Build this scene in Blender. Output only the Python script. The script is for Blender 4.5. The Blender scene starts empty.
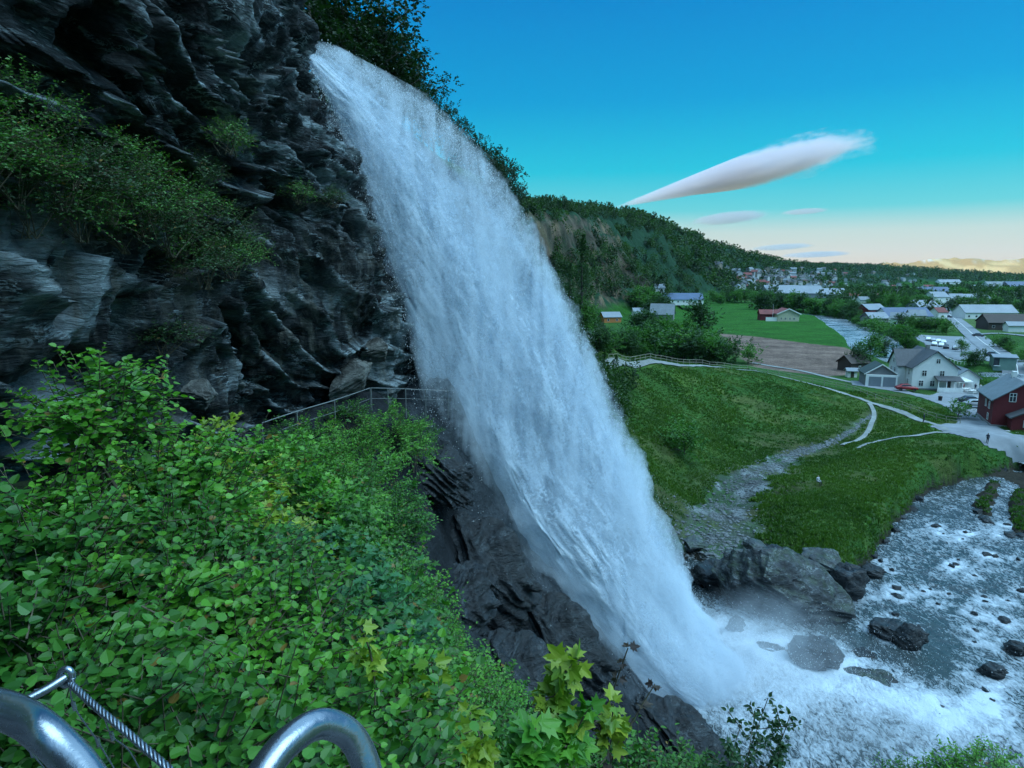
import bpy, math, random
import numpy as np
from mathutils import Vector, Matrix
random.seed(7)
RNG = np.random.default_rng(11)
S = bpy.context.scene
COL = S.collection

# ------------------------------------------------------------------ camera
CAMZ, F, PITCH = 30.0, 667.0, math.radians(9.5)
cam_data = bpy.data.cameras.new('camera')
cam_data.lens = 36.0 * F / 1024.0
cam_data.sensor_width = 36.0
cam_data.clip_start, cam_data.clip_end = 0.05, 60000.0
cam = bpy.data.objects.new('camera', cam_data)
COL.objects.link(cam)
cam.location = (0, 0, CAMZ)
cam.rotation_euler = (math.radians(90) - PITCH, 0, 0)
S.camera = cam

# ------------------------------------------------------------------ sky, sun, exposure
SKY_FILL = 1.5; KEY = 7.0; HAZE = 0.000014
SUN_EL, SUN_AZ = math.radians(5.0), math.radians(-112.0)      # azimuth from +Y, clockwise: behind and to the left
w = bpy.data.worlds.new('World'); S.world = w; w.use_nodes = True
nt = w.node_tree; nt.nodes.clear()
out = nt.nodes.new('ShaderNodeOutputWorld')
sky = nt.nodes.new('ShaderNodeTexSky'); sky.sky_type = 'NISHITA'; sky.sun_disc = False
sky.sun_elevation = SUN_EL; sky.sun_rotation = SUN_AZ; sky.altitude = 100; sky.air_density = 1.3; sky.ozone_density = 2.5
bg1 = nt.nodes.new('ShaderNodeBackground'); bg1.inputs['Strength'].default_value = 0.06
tint = nt.nodes.new('ShaderNodeMix'); tint.data_type = 'RGBA'; tint.blend_type = 'MULTIPLY'; tint.inputs['Factor'].default_value = 1
tint.inputs[7].default_value = (0.06, 0.6, 1.0, 1)
nt.links.new(sky.outputs['Color'], tint.inputs[6]); nt.links.new(tint.outputs[2], bg1.inputs['Color'])
tc = nt.nodes.new('ShaderNodeTexCoord'); sep = nt.nodes.new('ShaderNodeSeparateXYZ')
nt.links.new(tc.outputs['Generated'], sep.inputs[0])
ramp = nt.nodes.new('ShaderNodeValToRGB'); nt.links.new(sep.outputs['Z'], ramp.inputs[0])
def sc(r, g, b):
    f = lambda v: ((v / 255 + 0.055) / 1.055) ** 2.4 if v > 10 else v / 255 / 12.92
    return (f(r), f(g), f(b), 1)
stops = [(0.0, sc(234, 210, 186)), (0.022, sc(225, 215, 205)), (0.055, sc(200, 216, 214)), (0.085, sc(105, 205, 215)),
         (0.14, sc(30, 190, 214)), (0.23, sc(2, 152, 208)), (0.36, sc(2, 126, 198)), (0.6, sc(0, 98, 165)), (1.0, sc(20, 105, 165))]
cr = ramp.color_ramp
while len(cr.elements) < len(stops): cr.elements.new(0.5)
for e, (p, c) in zip(cr.elements, stops): e.position = p; e.color = c
bg2 = nt.nodes.new('ShaderNodeBackground'); bg2.inputs['Strength'].default_value = 0.95
nt.links.new(ramp.outputs[0], bg2.inputs['Color'])
addw = nt.nodes.new('ShaderNodeAddShader')
nt.links.new(bg1.outputs[0], addw.inputs[0]); nt.links.new(bg2.outputs[0], addw.inputs[1])
# added fill glow overhead, higher than the picture reaches, to brighten the land
sky_fill = nt.nodes.new('ShaderNodeMapRange'); sky_fill.interpolation_type = 'SMOOTHSTEP'; nt.links.new(sep.outputs['Z'], sky_fill.inputs[0])
sky_fill.inputs[1].default_value = 0.40; sky_fill.inputs[2].default_value = 0.66; sky_fill.inputs[3].default_value = 0.0; sky_fill.inputs[4].default_value = SKY_FILL
bg3 = nt.nodes.new('ShaderNodeBackground'); bg3.inputs['Color'].default_value = (0.44, 0.76, 1.0, 1); nt.links.new(sky_fill.outputs[0], bg3.inputs['Strength'])
add2 = nt.nodes.new('ShaderNodeAddShader'); nt.links.new(addw.outputs[0], add2.inputs[0]); nt.links.new(bg3.outputs[0], add2.inputs[1])
# added soft key light: bright sky lobe high right, behind the camera
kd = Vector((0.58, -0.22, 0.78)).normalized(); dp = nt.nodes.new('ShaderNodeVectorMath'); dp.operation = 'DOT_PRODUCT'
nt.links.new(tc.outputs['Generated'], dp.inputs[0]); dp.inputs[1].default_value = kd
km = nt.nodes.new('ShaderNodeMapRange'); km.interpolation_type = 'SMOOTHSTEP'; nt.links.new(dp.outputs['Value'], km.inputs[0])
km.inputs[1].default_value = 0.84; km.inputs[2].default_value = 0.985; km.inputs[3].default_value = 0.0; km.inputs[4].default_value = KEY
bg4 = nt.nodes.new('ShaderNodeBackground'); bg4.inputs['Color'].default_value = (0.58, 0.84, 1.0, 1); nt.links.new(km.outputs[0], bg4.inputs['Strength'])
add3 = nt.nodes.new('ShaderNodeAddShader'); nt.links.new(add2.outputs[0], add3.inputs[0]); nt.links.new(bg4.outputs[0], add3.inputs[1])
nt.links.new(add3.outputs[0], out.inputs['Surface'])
sd = bpy.data.lights.new('sun', 'SUN'); sd.energy = 5.0; sd.angle = math.radians(0.6); sd.color = (1.0, 0.62, 0.28)
sun = bpy.data.objects.new('sun', sd); COL.objects.link(sun)
sdir = Vector((math.sin(SUN_AZ) * math.cos(SUN_EL), math.cos(SUN_AZ) * math.cos(SUN_EL), math.sin(SUN_EL)))
sun.rotation_euler = sdir.to_track_quat('Z', 'Y').to_euler()
S.view_settings.view_transform = 'Standard'; S.view_settings.look = 'None'
S.view_settings.exposure = 0.0; S.view_settings.gamma = 1.0
cy = S.cycles
cy.use_denoising = True; cy.max_bounces = 8; cy.diffuse_bounces = 3; cy.glossy_bounces = 3; cy.transparent_max_bounces = 24
cy.volume_bounces = 4; cy.transmission_bounces = 3; cy.sample_clamp_indirect = 4.0; cy.caustics_reflective = False; cy.caustics_refractive = False
cy.volume_step_rate = 1.0

# ------------------------------------------------------------------ helpers
def ray(px, py):
    x, u = (px - 512) / F, (384 - py) / F
    return np.array([x, math.cos(PITCH) + u * math.sin(PITCH), u * math.cos(PITCH) - math.sin(PITCH)])
def PY(px, py, Y):
    d = ray(px, py); t = Y / d[1]
    return np.array([d[0] * t, Y, CAMZ + d[2] * t])
def PZ(px, py, z):
    d = ray(px, py); t = (z - CAMZ) / d[2]
    return np.array([d[0] * t, d[1] * t, z])

def _h(ix, iy, iz):
    n = (ix * 374761393 + iy * 668265263 + iz * 2147483647 // 7 * 3 + iz * 1274126177) & 0xffffffff
    n = ((n ^ (n >> 13)) * 1274126177) & 0xffffffff
    n = ((n ^ (n >> 16)) * 2246822519) & 0xffffffff
    return ((n ^ (n >> 15)) & 0xffffff) / float(0xffffff) * 2 - 1
def vnoise(p):
    p = np.asarray(p, float)
    i = np.floor(p).astype(np.int64); f = p - i; f = f * f * f * (f * (f * 6 - 15) + 10)
    x, y, z = i[..., 0], i[..., 1], i[..., 2]; fx, fy, fz = f[..., 0], f[..., 1], f[..., 2]
    def L(a, b, t): return a + (b - a) * t
    return L(L(L(_h(x, y, z), _h(x + 1, y, z), fx), L(_h(x, y + 1, z), _h(x + 1, y + 1, z), fx), fy),
             L(L(_h(x, y, z + 1), _h(x + 1, y, z + 1), fx), L(_h(x, y + 1, z + 1), _h(x + 1, y + 1, z + 1), fx), fy), fz)
def fbm(p, o=4, g=0.5, lac=2.03, ridged=False):
    a, s, t = 1.0, 0.0, 0.0; p = np.asarray(p, float).copy()
    for k in range(o):
        n = vnoise(p)
        if ridged: n = 1 - 2 * np.abs(n)
        s = s + a * n; t += a; a *= g; p = p * lac + 17.3
    return s / t
def v3(x, y, z=0.0):
    x = np.asarray(x, float); return np.stack([x, np.broadcast_to(y, x.shape).astype(float), np.broadcast_to(z, x.shape).astype(float)], -1)
def sstep(a, b, x):
    t = np.clip((x - a) / (b - a), 0, 1); return t * t * (3 - 2 * t)

def mesh_np(name, V, faces, mats, cols=None, smooth=True, matidx=None, uv=None, fl=None):
    """faces: list of int arrays (M,k), k may differ between arrays"""
    me = bpy.data.meshes.new(name)
    V = np.asarray(V, np.float32); me.vertices.add(len(V)); me.vertices.foreach_set('co', V.ravel())
    if isinstance(faces, np.ndarray): faces = [faces]
    faces = [np.asarray(f, np.int32) for f in faces if len(f)]
    idx = np.concatenate([f.ravel() for f in faces]); tot = np.concatenate([np.full(len(f), f.shape[1], np.int32) for f in faces])
    st = np.concatenate([[0], np.cumsum(tot)[:-1]]).astype(np.int32)
    me.loops.add(len(idx)); me.loops.foreach_set('vertex_index', idx)
    me.polygons.add(len(tot)); me.polygons.foreach_set('loop_start', st); me.polygons.foreach_set('loop_total', tot)
    if matidx is not None: me.polygons.foreach_set('material_index', np.asarray(matidx, np.int32))
    me.polygons.foreach_set('use_smooth', np.full(len(tot), smooth))
    if cols is not None:
        c = np.ones((len(V), 4), np.float32); c[:, :3] = cols
        a = me.color_attributes.new('Col', 'FLOAT_COLOR', 'POINT'); a.data.foreach_set('color', c.ravel())
    if uv is not None:
        a = me.attributes.new('flow', 'FLOAT_VECTOR', 'POINT'); a.data.foreach_set('vector', np.asarray(uv, np.float32).ravel())
    if fl is not None:
        for k, arr in fl.items():
            a = me.attributes.new(k, 'FLOAT', 'POINT'); a.data.foreach_set('value', np.asarray(arr, np.float32).ravel())
    me.update(calc_edges=True); me.validate()
    for m in (mats if isinstance(mats, (list, tuple)) else [mats]): me.materials.append(m)
    return me
def link(name, me, parent=None, loc=None):
    o = bpy.data.objects.new(name, me); COL.objects.link(o)
    if parent is not None: o.parent = parent
    if loc is not None: o.location = loc
    return o
def tag(o, label=None, cat=None, group=None, kind=None):
    if label: o['label'] = label
    if cat: o['category'] = cat
    if group: o['group'] = group
    if kind: o['kind'] = kind
    return o
def thing(name, label, cat, loc=(0, 0, 0), rz=0.0, group=None):
    o = bpy.data.objects.new(name, None); COL.objects.link(o); o.location = loc; o.rotation_euler = (0, 0, rz); o.empty_display_size = 0.3
    return tag(o, label, cat, group)
def copy_tree(o, parent=None):
    c = o.copy(); COL.objects.link(c)
    if parent is not None: c.parent = parent
    for ch in list(o.children): copy_tree(ch, c)
    return c
def grid_faces(nu, nv):
    i = np.arange(nu * nv).reshape(nu, nv)
    return np.stack([i[:-1, :-1], i[1:, :-1], i[1:, 1:], i[:-1, 1:]], -1).reshape(-1, 4)

ORD = 'first second third fourth fifth sixth seventh eighth ninth tenth eleventh twelfth thirteenth fourteenth fifteenth sixteenth seventeenth eighteenth nineteenth twentieth twenty-first twenty-second twenty-third twenty-fourth twenty-fifth twenty-sixth twenty-seventh twenty-eighth'.split()
class N:
    """tiny node-tree helper"""
    def __init__(s, name):
        s.m = bpy.data.materials.new(name); s.m.use_nodes = True; s.t = s.m.node_tree; s.t.nodes.clear()
        s.out = s.n('ShaderNodeOutputMaterial')
    def n(s, typ, **kw):
        x = s.t.nodes.new(typ)
        for k, v in kw.items(): setattr(x, k, v)
        return x
    def L(s, a, b): s.t.links.new(a, b)
    def set(s, sock, v):
        if isinstance(v, bpy.types.NodeSocket): s.L(v, sock)
        elif v is not None: sock.default_value = v
    def coord(s, which='Object', scale=(1, 1, 1), rot=(0, 0, 0), attr=None):
        if attr: c = s.n('ShaderNodeAttribute', attribute_name=attr).outputs['Vector']
        elif which == 'Position': c = s.n('ShaderNodeNewGeometry').outputs['Position']
        else: c = s.n('ShaderNodeTexCoord').outputs[which]
        m = s.n('ShaderNodeMapping'); s.L(c, m.inputs[0]); m.inputs['Scale'].default_value = scale; m.inputs['Rotation'].default_value = rot
        return m.outputs[0]
    def noise(s, vec, scale, detail=4, rough=0.55, dist=0.0, col=False):
        x = s.n('ShaderNodeTexNoise'); s.L(vec, x.inputs['Vector']); x.inputs['Scale'].default_value = scale
        x.inputs['Detail'].default_value = detail; x.inputs['Roughness'].default_value = rough; x.inputs['Distortion'].default_value = dist
        return x.outputs['Color' if col else 'Fac']
    def vor(s, vec, scale, feature='F1', out='Distance'):
        x = s.n('ShaderNodeTexVoronoi', feature=feature); s.L(vec, x.inputs['Vector']); x.inputs['Scale'].default_value = scale
        return x.outputs[out]
    def ramp(s, fac, stops, interp='LINEAR'):
        r = s.n('ShaderNodeValToRGB'); s.L(fac, r.inputs[0]); c = r.color_ramp; c.interpolation = interp
        while len(c.elements) < len(stops): c.elements.new(0.5)
        for e, (p, v) in zip(c.elements, stops):
            e.position = p; e.color = (v, v, v, 1) if not isinstance(v, (tuple, list)) else (tuple(v) + (1,))[:4]
        return r.outputs[0]
    def mix(s, f, a, b, mode='MIX'):
        x = s.n('ShaderNodeMix', data_type='RGBA', blend_type=mode); s.set(x.inputs[0], f)
        for k, v in ((6, a), (7, b)):
            if isinstance(v, (tuple, list)): v = (tuple(v) + (1,))[:4]
            s.set(x.inputs[k], v)
        return x.outputs[2]
    def math(s, op, a, b=None, c=None, clamp=False):
        x = s.n('ShaderNodeMath', operation=op, use_clamp=clamp)
        for k, v in enumerate((a, b, c)):
            if v is not None: s.set(x.inputs[k], v)
        return x.outputs[0]
    def col(s): return s.n('ShaderNodeAttribute', attribute_name='Col').outputs['Color']
    def flt(s, nm): return s.n('ShaderNodeAttribute', attribute_name=nm).outputs['Fac']
    def bump(s, h, strength=0.5, dist=0.1, normal=None):
        b = s.n('ShaderNodeBump'); s.L(h, b.inputs['Height']); b.inputs['Strength'].default_value = strength; b.inputs['Distance'].default_value = dist
        if normal is not None: s.L(normal, b.inputs['Normal'])
        return b.outputs[0]
    def bsdf(s, color, rough=0.7, normal=None, metal=0.0, spec=0.5, **kw):
        b = s.n('ShaderNodeBsdfPrincipled')
        if isinstance(color, (tuple, list)): color = (tuple(color) + (1,))[:4]
        s.set(b.inputs['Base Color'], color); s.set(b.inputs['Roughness'], rough); s.set(b.inputs['Metallic'], metal)
        s.set(b.inputs['Specular IOR Level'], spec)
        if normal is not None: s.L(normal, b.inputs['Normal'])
        for k, v in kw.items(): s.set(b.inputs[k], v)
        s.L(b.outputs[0], s.out.inputs['Surface']); return b
def plain(name, c, rough=0.7, metal=0.0, var=0.25, scale=6.0, bump=0.0, which='Object'):
    n = N(name); co = n.coord(which)
    f = n.noise(co, scale, 5, 0.6); f2 = n.noise(co, scale * 0.17, 3)
    f = n.math('MULTIPLY', f, f2)
    k = n.ramp(f, [(0.1, 1 - var), (0.45, 1.0 + var * 0.3)])
    colr = n.mix(1.0, c, k, 'MULTIPLY')
    nm = n.bump(n.noise(co, scale * 3, 4), bump, 0.05) if bump else None
    n.bsdf(colr, rough, nm, metal); return n.m
# ------------------------------------------------------------------ the land: one height function
def seg_dist(x, y, poly, closed=False):
    """distance to polyline, index param and interpolated extra column(s)"""
    best = np.full(x.shape, 1e18); ext = None; side = np.zeros(x.shape)
    pts = [np.asarray(p, float) for p in poly]
    if closed: pts = pts + [pts[0]]
    for a, b in zip(pts[:-1], pts[1:]):
        dx, dy = b[0] - a[0], b[1] - a[1]; L = dx * dx + dy * dy + 1e-9
        t = np.clip(((x - a[0]) * dx + (y - a[1]) * dy) / L, 0, 1)
        d = (x - a[0] - t * dx) ** 2 + (y - a[1] - t * dy) ** 2
        m = d < best; best = np.where(m, d, best)
        side = np.where(m, (x - a[0]) * dy - (y - a[1]) * dx, side)      # >0: right of the direction
        if len(a) > 2:
            e = a[2:][None] * (1 - t.ravel()[:, None]) + b[2:][None] * t.ravel()[:, None]; e = e.reshape(x.shape + (len(a) - 2,))
            ext = e if ext is None else np.where(m[..., None], e, ext)
    return np.sqrt(best), side, ext
def inside(x, y, poly):
    r = np.zeros(x.shape, bool); n = len(poly)
    for i in range(n):
        x1, y1 = poly[i][:2]; x2, y2 = poly[(i + 1) % n][:2]
        c = (y1 > y) != (y2 > y)
        with np.errstate(divide='ignore', invalid='ignore'): xx = (x2 - x1) * (y - y1) / (y2 - y1 + 1e-12) + x1
        r ^= c & (x < xx)
    return r
def sdf(x, y, poly):       # negative inside
    d, _, _ = seg_dist(x, y, poly, True); return np.where(inside(x, y, poly), -d, d)

# ridge lines: x, y, crest height, reach of its valley side
R_LEFT = [(-14, 60, 44, 40), (-12, 70, 45.5, 36), (-15, 120, 48, 20), (-16, 230, 54, 26), (-6, 350, 61, 34), (20, 450, 72, 64), (75, 600, 82, 95), (149, 800, 90, 150),
          (350, 1300, 82, 280), (560, 1800, 60, 520), (805, 2200, 52, 750), (1600, 3200, 60, 900), (1950, 3550, 14, 700), (2500, 4300, 6, 600)]
R_RIGHT = [(1500, 2800, 3, 200), (1900, 2650, 3, 260), (2400, 2400, 5, 300), (3200, 2000, 60, 500)]
R_FAR = [(3900, 8600, 40, 900), (4500, 7900, 138, 900), (5100, 8000, 185, 1100), (5600, 7700, 165, 1000), (6200, 8000, 168, 1000), (6900, 7800, 175, 1100), (9000, 7500, 220, 1400)]
R_MASS = [(-160, -900, 330, 260), (-330, 200, 380, 260), (-620, 1200, 420, 380), (-560, 2300, 330, 420), (-500, 3300, 260, 500)]
VALLEY = 3.0
def hills(x, y):
    z = VALLEY + 0.0 * x
    wob = fbm(v3(x / 60, y / 60), 4)
    d, s, e = seg_dist(x, y, R_LEFT)
    t = d / np.maximum(e[..., 1], 1) * (1 + 0.22 * wob) + (.16 * fbm(v3(x / 16, y / 22, 5), 4, .6)) * sstep(200, 260, y)
    dn = sstep(260, 380, y) * (1 - sstep(400, 470, y))
    cliff = 1 - (0.10 * sstep(0, .14, t) + 0.42 * sstep(.14, .32, t) + 0.48 * sstep(.25, 1.05, t))
    slope = 1 - sstep(-0.1, 1.05, t)
    pr = cliff * dn + slope * (1 - dn); pr = np.where(dn <= 0, slope, pr)
    right = VALLEY + (e[..., 0] - VALLEY) * np.clip(pr, 0, 1)
    left = e[..., 0] - 0.05 * np.minimum(d, 60) + 0.03 * np.maximum(d - 60, 0) * 0
    hz = np.where(s > 0, right, left)
    z = np.maximum(z, hz)
    for R, m in ((R_RIGHT, 0), (R_FAR, 1), (R_MASS, 2)):
        d, s, e = seg_dist(x, y, R)
        pr = np.clip(1 - d / np.maximum(e[..., 1], 1), 0, 1); pr = pr ** (1.0 if m == 2 else 1.2)
        q = VALLEY + (e[..., 0] - VALLEY) * pr
        if m == 1: q = q + pr * (48 * fbm(v3(x / 420, y / 420), 6, 0.55, ridged=True) + 14 * fbm(v3(x / 90, y / 90), 3))
        z = np.maximum(z, q)
    amp = np.clip((z - VALLEY) / 30, 0, 1) * np.clip(np.hypot(x, y) / 500, 0.1, 2.2)
    z = z + amp * 3.5 * fbm(v3(x / 45, y / 45, 3), 5)
    return z + 0.35 * fbm(v3(x / 35, y / 35, 9), 3)

def pz(px, py, z): return tuple(PZ(px, py, z))
def py_(px, py, Y, dz=0):
    p = PY(px, py, Y); return (p[0], p[1], p[2] + dz)
CTRL = [(0, 0, 28.3), (2, -4, 28.3), (-3, -4, 28.6), (-6, 3, 28.4), (3, 0.5, 27), (0.5, 2.2, 27.2), (4, 5, 22.5), (-3, 5, 26.3), (-6, 10, 25.6), (-9.5, 15, 25.3),
        (-11, 20, 24.0), (-9.6, 26, 22.9), (-8, 30, 22.7), (-6, 35, 22.5), (-3.6, 39.5, 22.3),
        (0, 10, 21.0), (-4, 17, 20.6), (-5.6, 25, 18.6), (-7, 29, 20.5), (-.8, 24, 13.4), (2.6, 18, 14), (4, 10, 17.5), (6, 17, 10.5), (5, 25, 6.5), (9, 31, 2.2), (13, 24, 4), (15, 10, 10), (10, 3, 19), (21, 22, 4), (34, 20, 4), (24, 32, 1), (16, 34, 0.8),
        (-2, 30, 12), (1.5, 31, 6.5), (5, 34, 3.2),
        (-5.2, 36.2, 19.5), (-4.2, 37.2, 16.5), (-2, 38, 12.5), (0.5, 38.3, 9.8), (3, 38.5, 7.6), (5.8, 38.8, 4.9), (9, 40, 2.2), (12, 41.5, 0.9), (14.5, 42.8, 0.1),
        (-4, 44, 22), (0, 45, 17), (4, 50, 13), (8, 55, 8), (14, 56, 1.0), (20, 60, 0.2), (-5, 50, 30), (-2, 60, 32), (0, 80, 36), (-3, 100, 42), (6, 100, 24), (13, 98, 11.5), (13, 76, 8), (18, 92, 8), (24, 74, 1.5), (12, 66, 5),
        (-13, 47, 40.3), (-16, 55, 42), (-12, 70, 45), (-22, 60, 46), (-17, 43, 38), (-24, 40, 44), (-14, 90, 45), (-15, 120, 48), (-14, 20, 23), (-14.5, 28, 22.5), (-13, 34, 22), (-10, 39, 22), (-9, 43, 23), (-14, 10, 25), (-14, 0, 26), (-16, 30, 24), (-18, 20, 24),
        (-30, 30, 46), (-30, 0, 46), (-30, -40, 46), (-25, 15, 42), (-24, 0, 42), (-24, -20, 40), (-8, -20, 30), (0, -30, 28), (20, -30, 24), (40, -10, 14), (50, 20, 6), (80, 20, 5), (90, -40, 6), (30, 8, 7),
        pz(700, 500, 1.2), pz(720, 540, .8), pz(690, 530, 1.2), pz(760, 470, 1.9), pz(800, 447, 2.3), pz(840, 436, 2.7), pz(870, 417, 3.1), pz(640, 545, 3),
        pz(790, 505, 3.2), pz(830, 480, 4.2), pz(900, 452, 4), pz(960, 460, 3.6), pz(850, 535, 2.6), pz(810, 535, 2.8), pz(1000, 462, 3.2), pz(935, 478, 2.6), pz(900, 495, 2.6),
        pz(940, 430, 4), pz(870, 402, 4.2), pz(800, 381, 6), pz(775, 375.5, 7), pz(750, 371, 8), pz(725, 367.5, 9.3), pz(700, 365, 10.5), pz(676, 363.5, 11.7), pz(652, 363, 12.9), pz(630, 363.5, 14), pz(608, 365, 15.2),
        pz(986, 500, .9), pz(1035, 505, 1.1), pz(1030, 490, 1.2), pz(1060, 520, 1.0), pz(1024, 455, 3.8), pz(1100, 460, 4), py_(650, 430, 92), py_(640, 460, 78), pz(672, 520, 2.6), py_(750, 420, 118), py_(700, 420, 110), py_(800, 415, 122), py_(620, 400, 95), py_(625, 440, 80),
        pz(850, 385, 4), pz(920, 388, 3.8), pz(990, 395, 3.6), (20, 155, 10), (45, 165, 6), (60, 185, 4), (90, 170, 3.6), (25, 190, 10), (150, 120, 3.5), (160, 60, 4), (120, 140, 3.5), (110, 165, 3.4)]
_rng = np.random.default_rng(3)
for a in np.linspace(0, 2 * math.pi, 40, endpoint=False):
    for r in (200, 250, 310):
        X, Y = r * math.sin(a), r * math.cos(a)
        CTRL.append((X, Y, float(hills(np.array([X]), np.array([Y]))[0])))
CT = np.array(CTRL, float)
def _phi(d): return np.sqrt(d * d + 1.5 ** 2)
_A = _phi(np.hypot(CT[:, None, 0] - CT[None, :, 0], CT[:, None, 1] - CT[None, :, 1]))
_n = len(CT)
_M = np.zeros((_n + 3, _n + 3)); _M[:_n, :_n] = _A - 0.02 * np.eye(_n); _M[:_n, _n] = 1; _M[:_n, _n + 1:] = CT[:, :2]; _M[_n, :_n] = 1; _M[_n + 1:, :_n] = CT[:, :2].T
_W = np.linalg.solve(_M, np.concatenate([CT[:, 2], [0, 0, 0]]))
def near_z(x, y):
    sh = x.shape; x = x.ravel(); y = y.ravel(); z = np.empty(len(x))
    for i in range(0, len(x), 20000):
        a, b = x[i:i + 20000], y[i:i + 20000]
        z[i:i + 20000] = _phi(np.hypot(a[:, None] - CT[None, :, 0], b[:, None] - CT[None, :, 1])) @ _W[:_n] + _W[_n] + a * _W[_n + 1] + b * _W[_n + 2]
    return z.reshape(sh)

# water: outlines on the level of the water
def ring(pts, z): return [tuple(PZ(a, b, z)[:2]) for a, b in pts]
RIVER = ring([(560, 662), (600, 600), (690, 556), (740, 585), (800, 600), (846, 596), (858, 572), (880, 540), (905, 511), (930, 489), (985, 477), (1015, 470), (1090, 476), (1280, 500),
              (1500, 640), (1500, 900), (1150, 930), (930, 850), (800, 800), (722, 752), (655, 712), (600, 690)], 0.0)
ISLES = [ring([(973, 502), (983, 479), (1003, 480), (996, 506), (986, 519)], 0.6), ring([(1006, 500), (1014, 486), (1060, 478), (1090, 530), (1010, 531)], 0.6)]
RIVER2 = [(*PZ(828, 317, 1.6)[:2], 7), (*PZ(846, 325, 1.6)[:2], 9), (*PZ(868, 337, 1.6)[:2], 9.5), (*PZ(884, 352, 1.6)[:2], 9), (125, 188, 9), (150, 178, 9), (185, 150, 9), (170, 100, 9), (120, 95, 9), (*PZ(1060, 478, 1)[:2], 7)]
RIVER2 = [(PZ(818, 314, 1.6)[0] - 20, PZ(818, 314, 1.6)[1] + 60, 7)] + RIVER2
MID = (30, 95)
def height(x, y):
    x = np.asarray(x, float); y = np.asarray(y, float)
    r = np.hypot(x, y); wn = 1 - sstep(215, 300, r)
    z = hills(x, y)
    m = wn > 0
    if m.any():
        zn = near_z(x[m], y[m])
        z = z.copy(); z[m] = zn * wn[m] + z[m] * (1 - wn[m])
    # rough rock on the apron and steep ground under the fall, folds in the grassy banks
    ap = np.exp(-((x - 2) / 11) ** 2 - ((y - 36.0) / 8.5) ** 2)
    z = z + ap * (1.3 * fbm(v3(x / 3.2 + y / 9, y / 3.2, 5), 5, 0.55, ridged=True))
    bank = (1 - sstep(140, 190, r)) * sstep(50, 70, r) * (x > 0)
    z = z + bank * (0.55 * fbm(v3(x / 7, y / 7, 2), 3) + 0.16 * fbm(v3(x / 1.4, y / 1.4, 2), 3, ridged=True))
    # channels
    s1 = sdf(x, y, RIVER) + 0.8 * fbm(v3(x / 2.3, y / 2.3, 7), 3)
    for I in ISLES: s1 = np.maximum(s1, -sdf(x, y, I) - 0.6 * fbm(v3(x / 1.5, y / 1.5, 1), 2))
    bed = -0.9 - 0.0 * x
    isl = np.min([sdf(x, y, I) for I in ISLES], 0); z = np.where(isl < 3, np.minimum(z, .75 + .35 * fbm(v3(x / 1.2, y / 1.2, 8), 3)), z)
    t = sstep(1.2, -0.9, s1)
    z = z * (1 - t) + bed * t
    d2, _, e2 = seg_dist(x, y, RIVER2)
    t2 = sstep(e2[..., 0] + 4, e2[..., 0] - 2, d2 + 1.5 * fbm(v3(x / 9, y / 9, 4), 2)) * (r > 95)
    z = z * (1 - t2) + 0.2 * t2
    return z

# polar ground sheet, fine in front of the path, out past the horizon
az = np.concatenate([np.linspace(-180, -62, 60, endpoint=False), np.linspace(-62, -30, 110, endpoint=False), np.linspace(-30, 48, 560, endpoint=False), np.linspace(48, 180, 70)])
rr = np.concatenate([[0.0], np.exp(np.linspace(math.log(1.2), math.log(30), 120, endpoint=False)), np.exp(np.linspace(math.log(30), math.log(200), 330, endpoint=False)),
                     np.exp(np.linspace(math.log(200), math.log(900), 260, endpoint=False)), np.exp(np.linspace(math.log(900), math.log(16000), 190))])
AZ, RR = np.meshgrid(np.radians(az), rr, indexing='ij')
GX, GY = RR * np.sin(AZ), RR * np.cos(AZ)
GZ = height(GX, GY)
_azr = np.radians(az)
def gz(x, y):
    x = np.atleast_1d(np.asarray(x, float)); y = np.atleast_1d(np.asarray(y, float))
    a = np.arctan2(x, y); r = np.hypot(x, y)
    i = np.clip(np.searchsorted(_azr, a) - 1, 0, len(az) - 2); j = np.clip(np.searchsorted(rr, r) - 1, 0, len(rr) - 2)
    u = np.clip((a - _azr[i]) / (_azr[i + 1] - _azr[i]), 0, 1); v = np.clip((r - rr[j]) / (rr[j + 1] - rr[j]), 0, 1)
    return GZ[i, j] * (1 - u) * (1 - v) + GZ[i + 1, j] * u * (1 - v) + GZ[i, j + 1] * (1 - u) * v + GZ[i + 1, j + 1] * u * v
def gz1(x, y): return float(gz(x, y)[0])
def hit(px, py, lift=0.0, far=9000):
    """where the sight line through a pixel meets the ground"""
    d = ray(px, py); t = np.exp(np.linspace(math.log(2), math.log(far), 6000))
    z = CAMZ + d[2] * t - lift; g = gz(d[0] * t, d[1] * t); k = np.argmax(z < g)
    if not (z < g).any(): k = len(t) - 1
    return np.array([d[0] * t[k], d[1] * t[k], g[k]])

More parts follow.
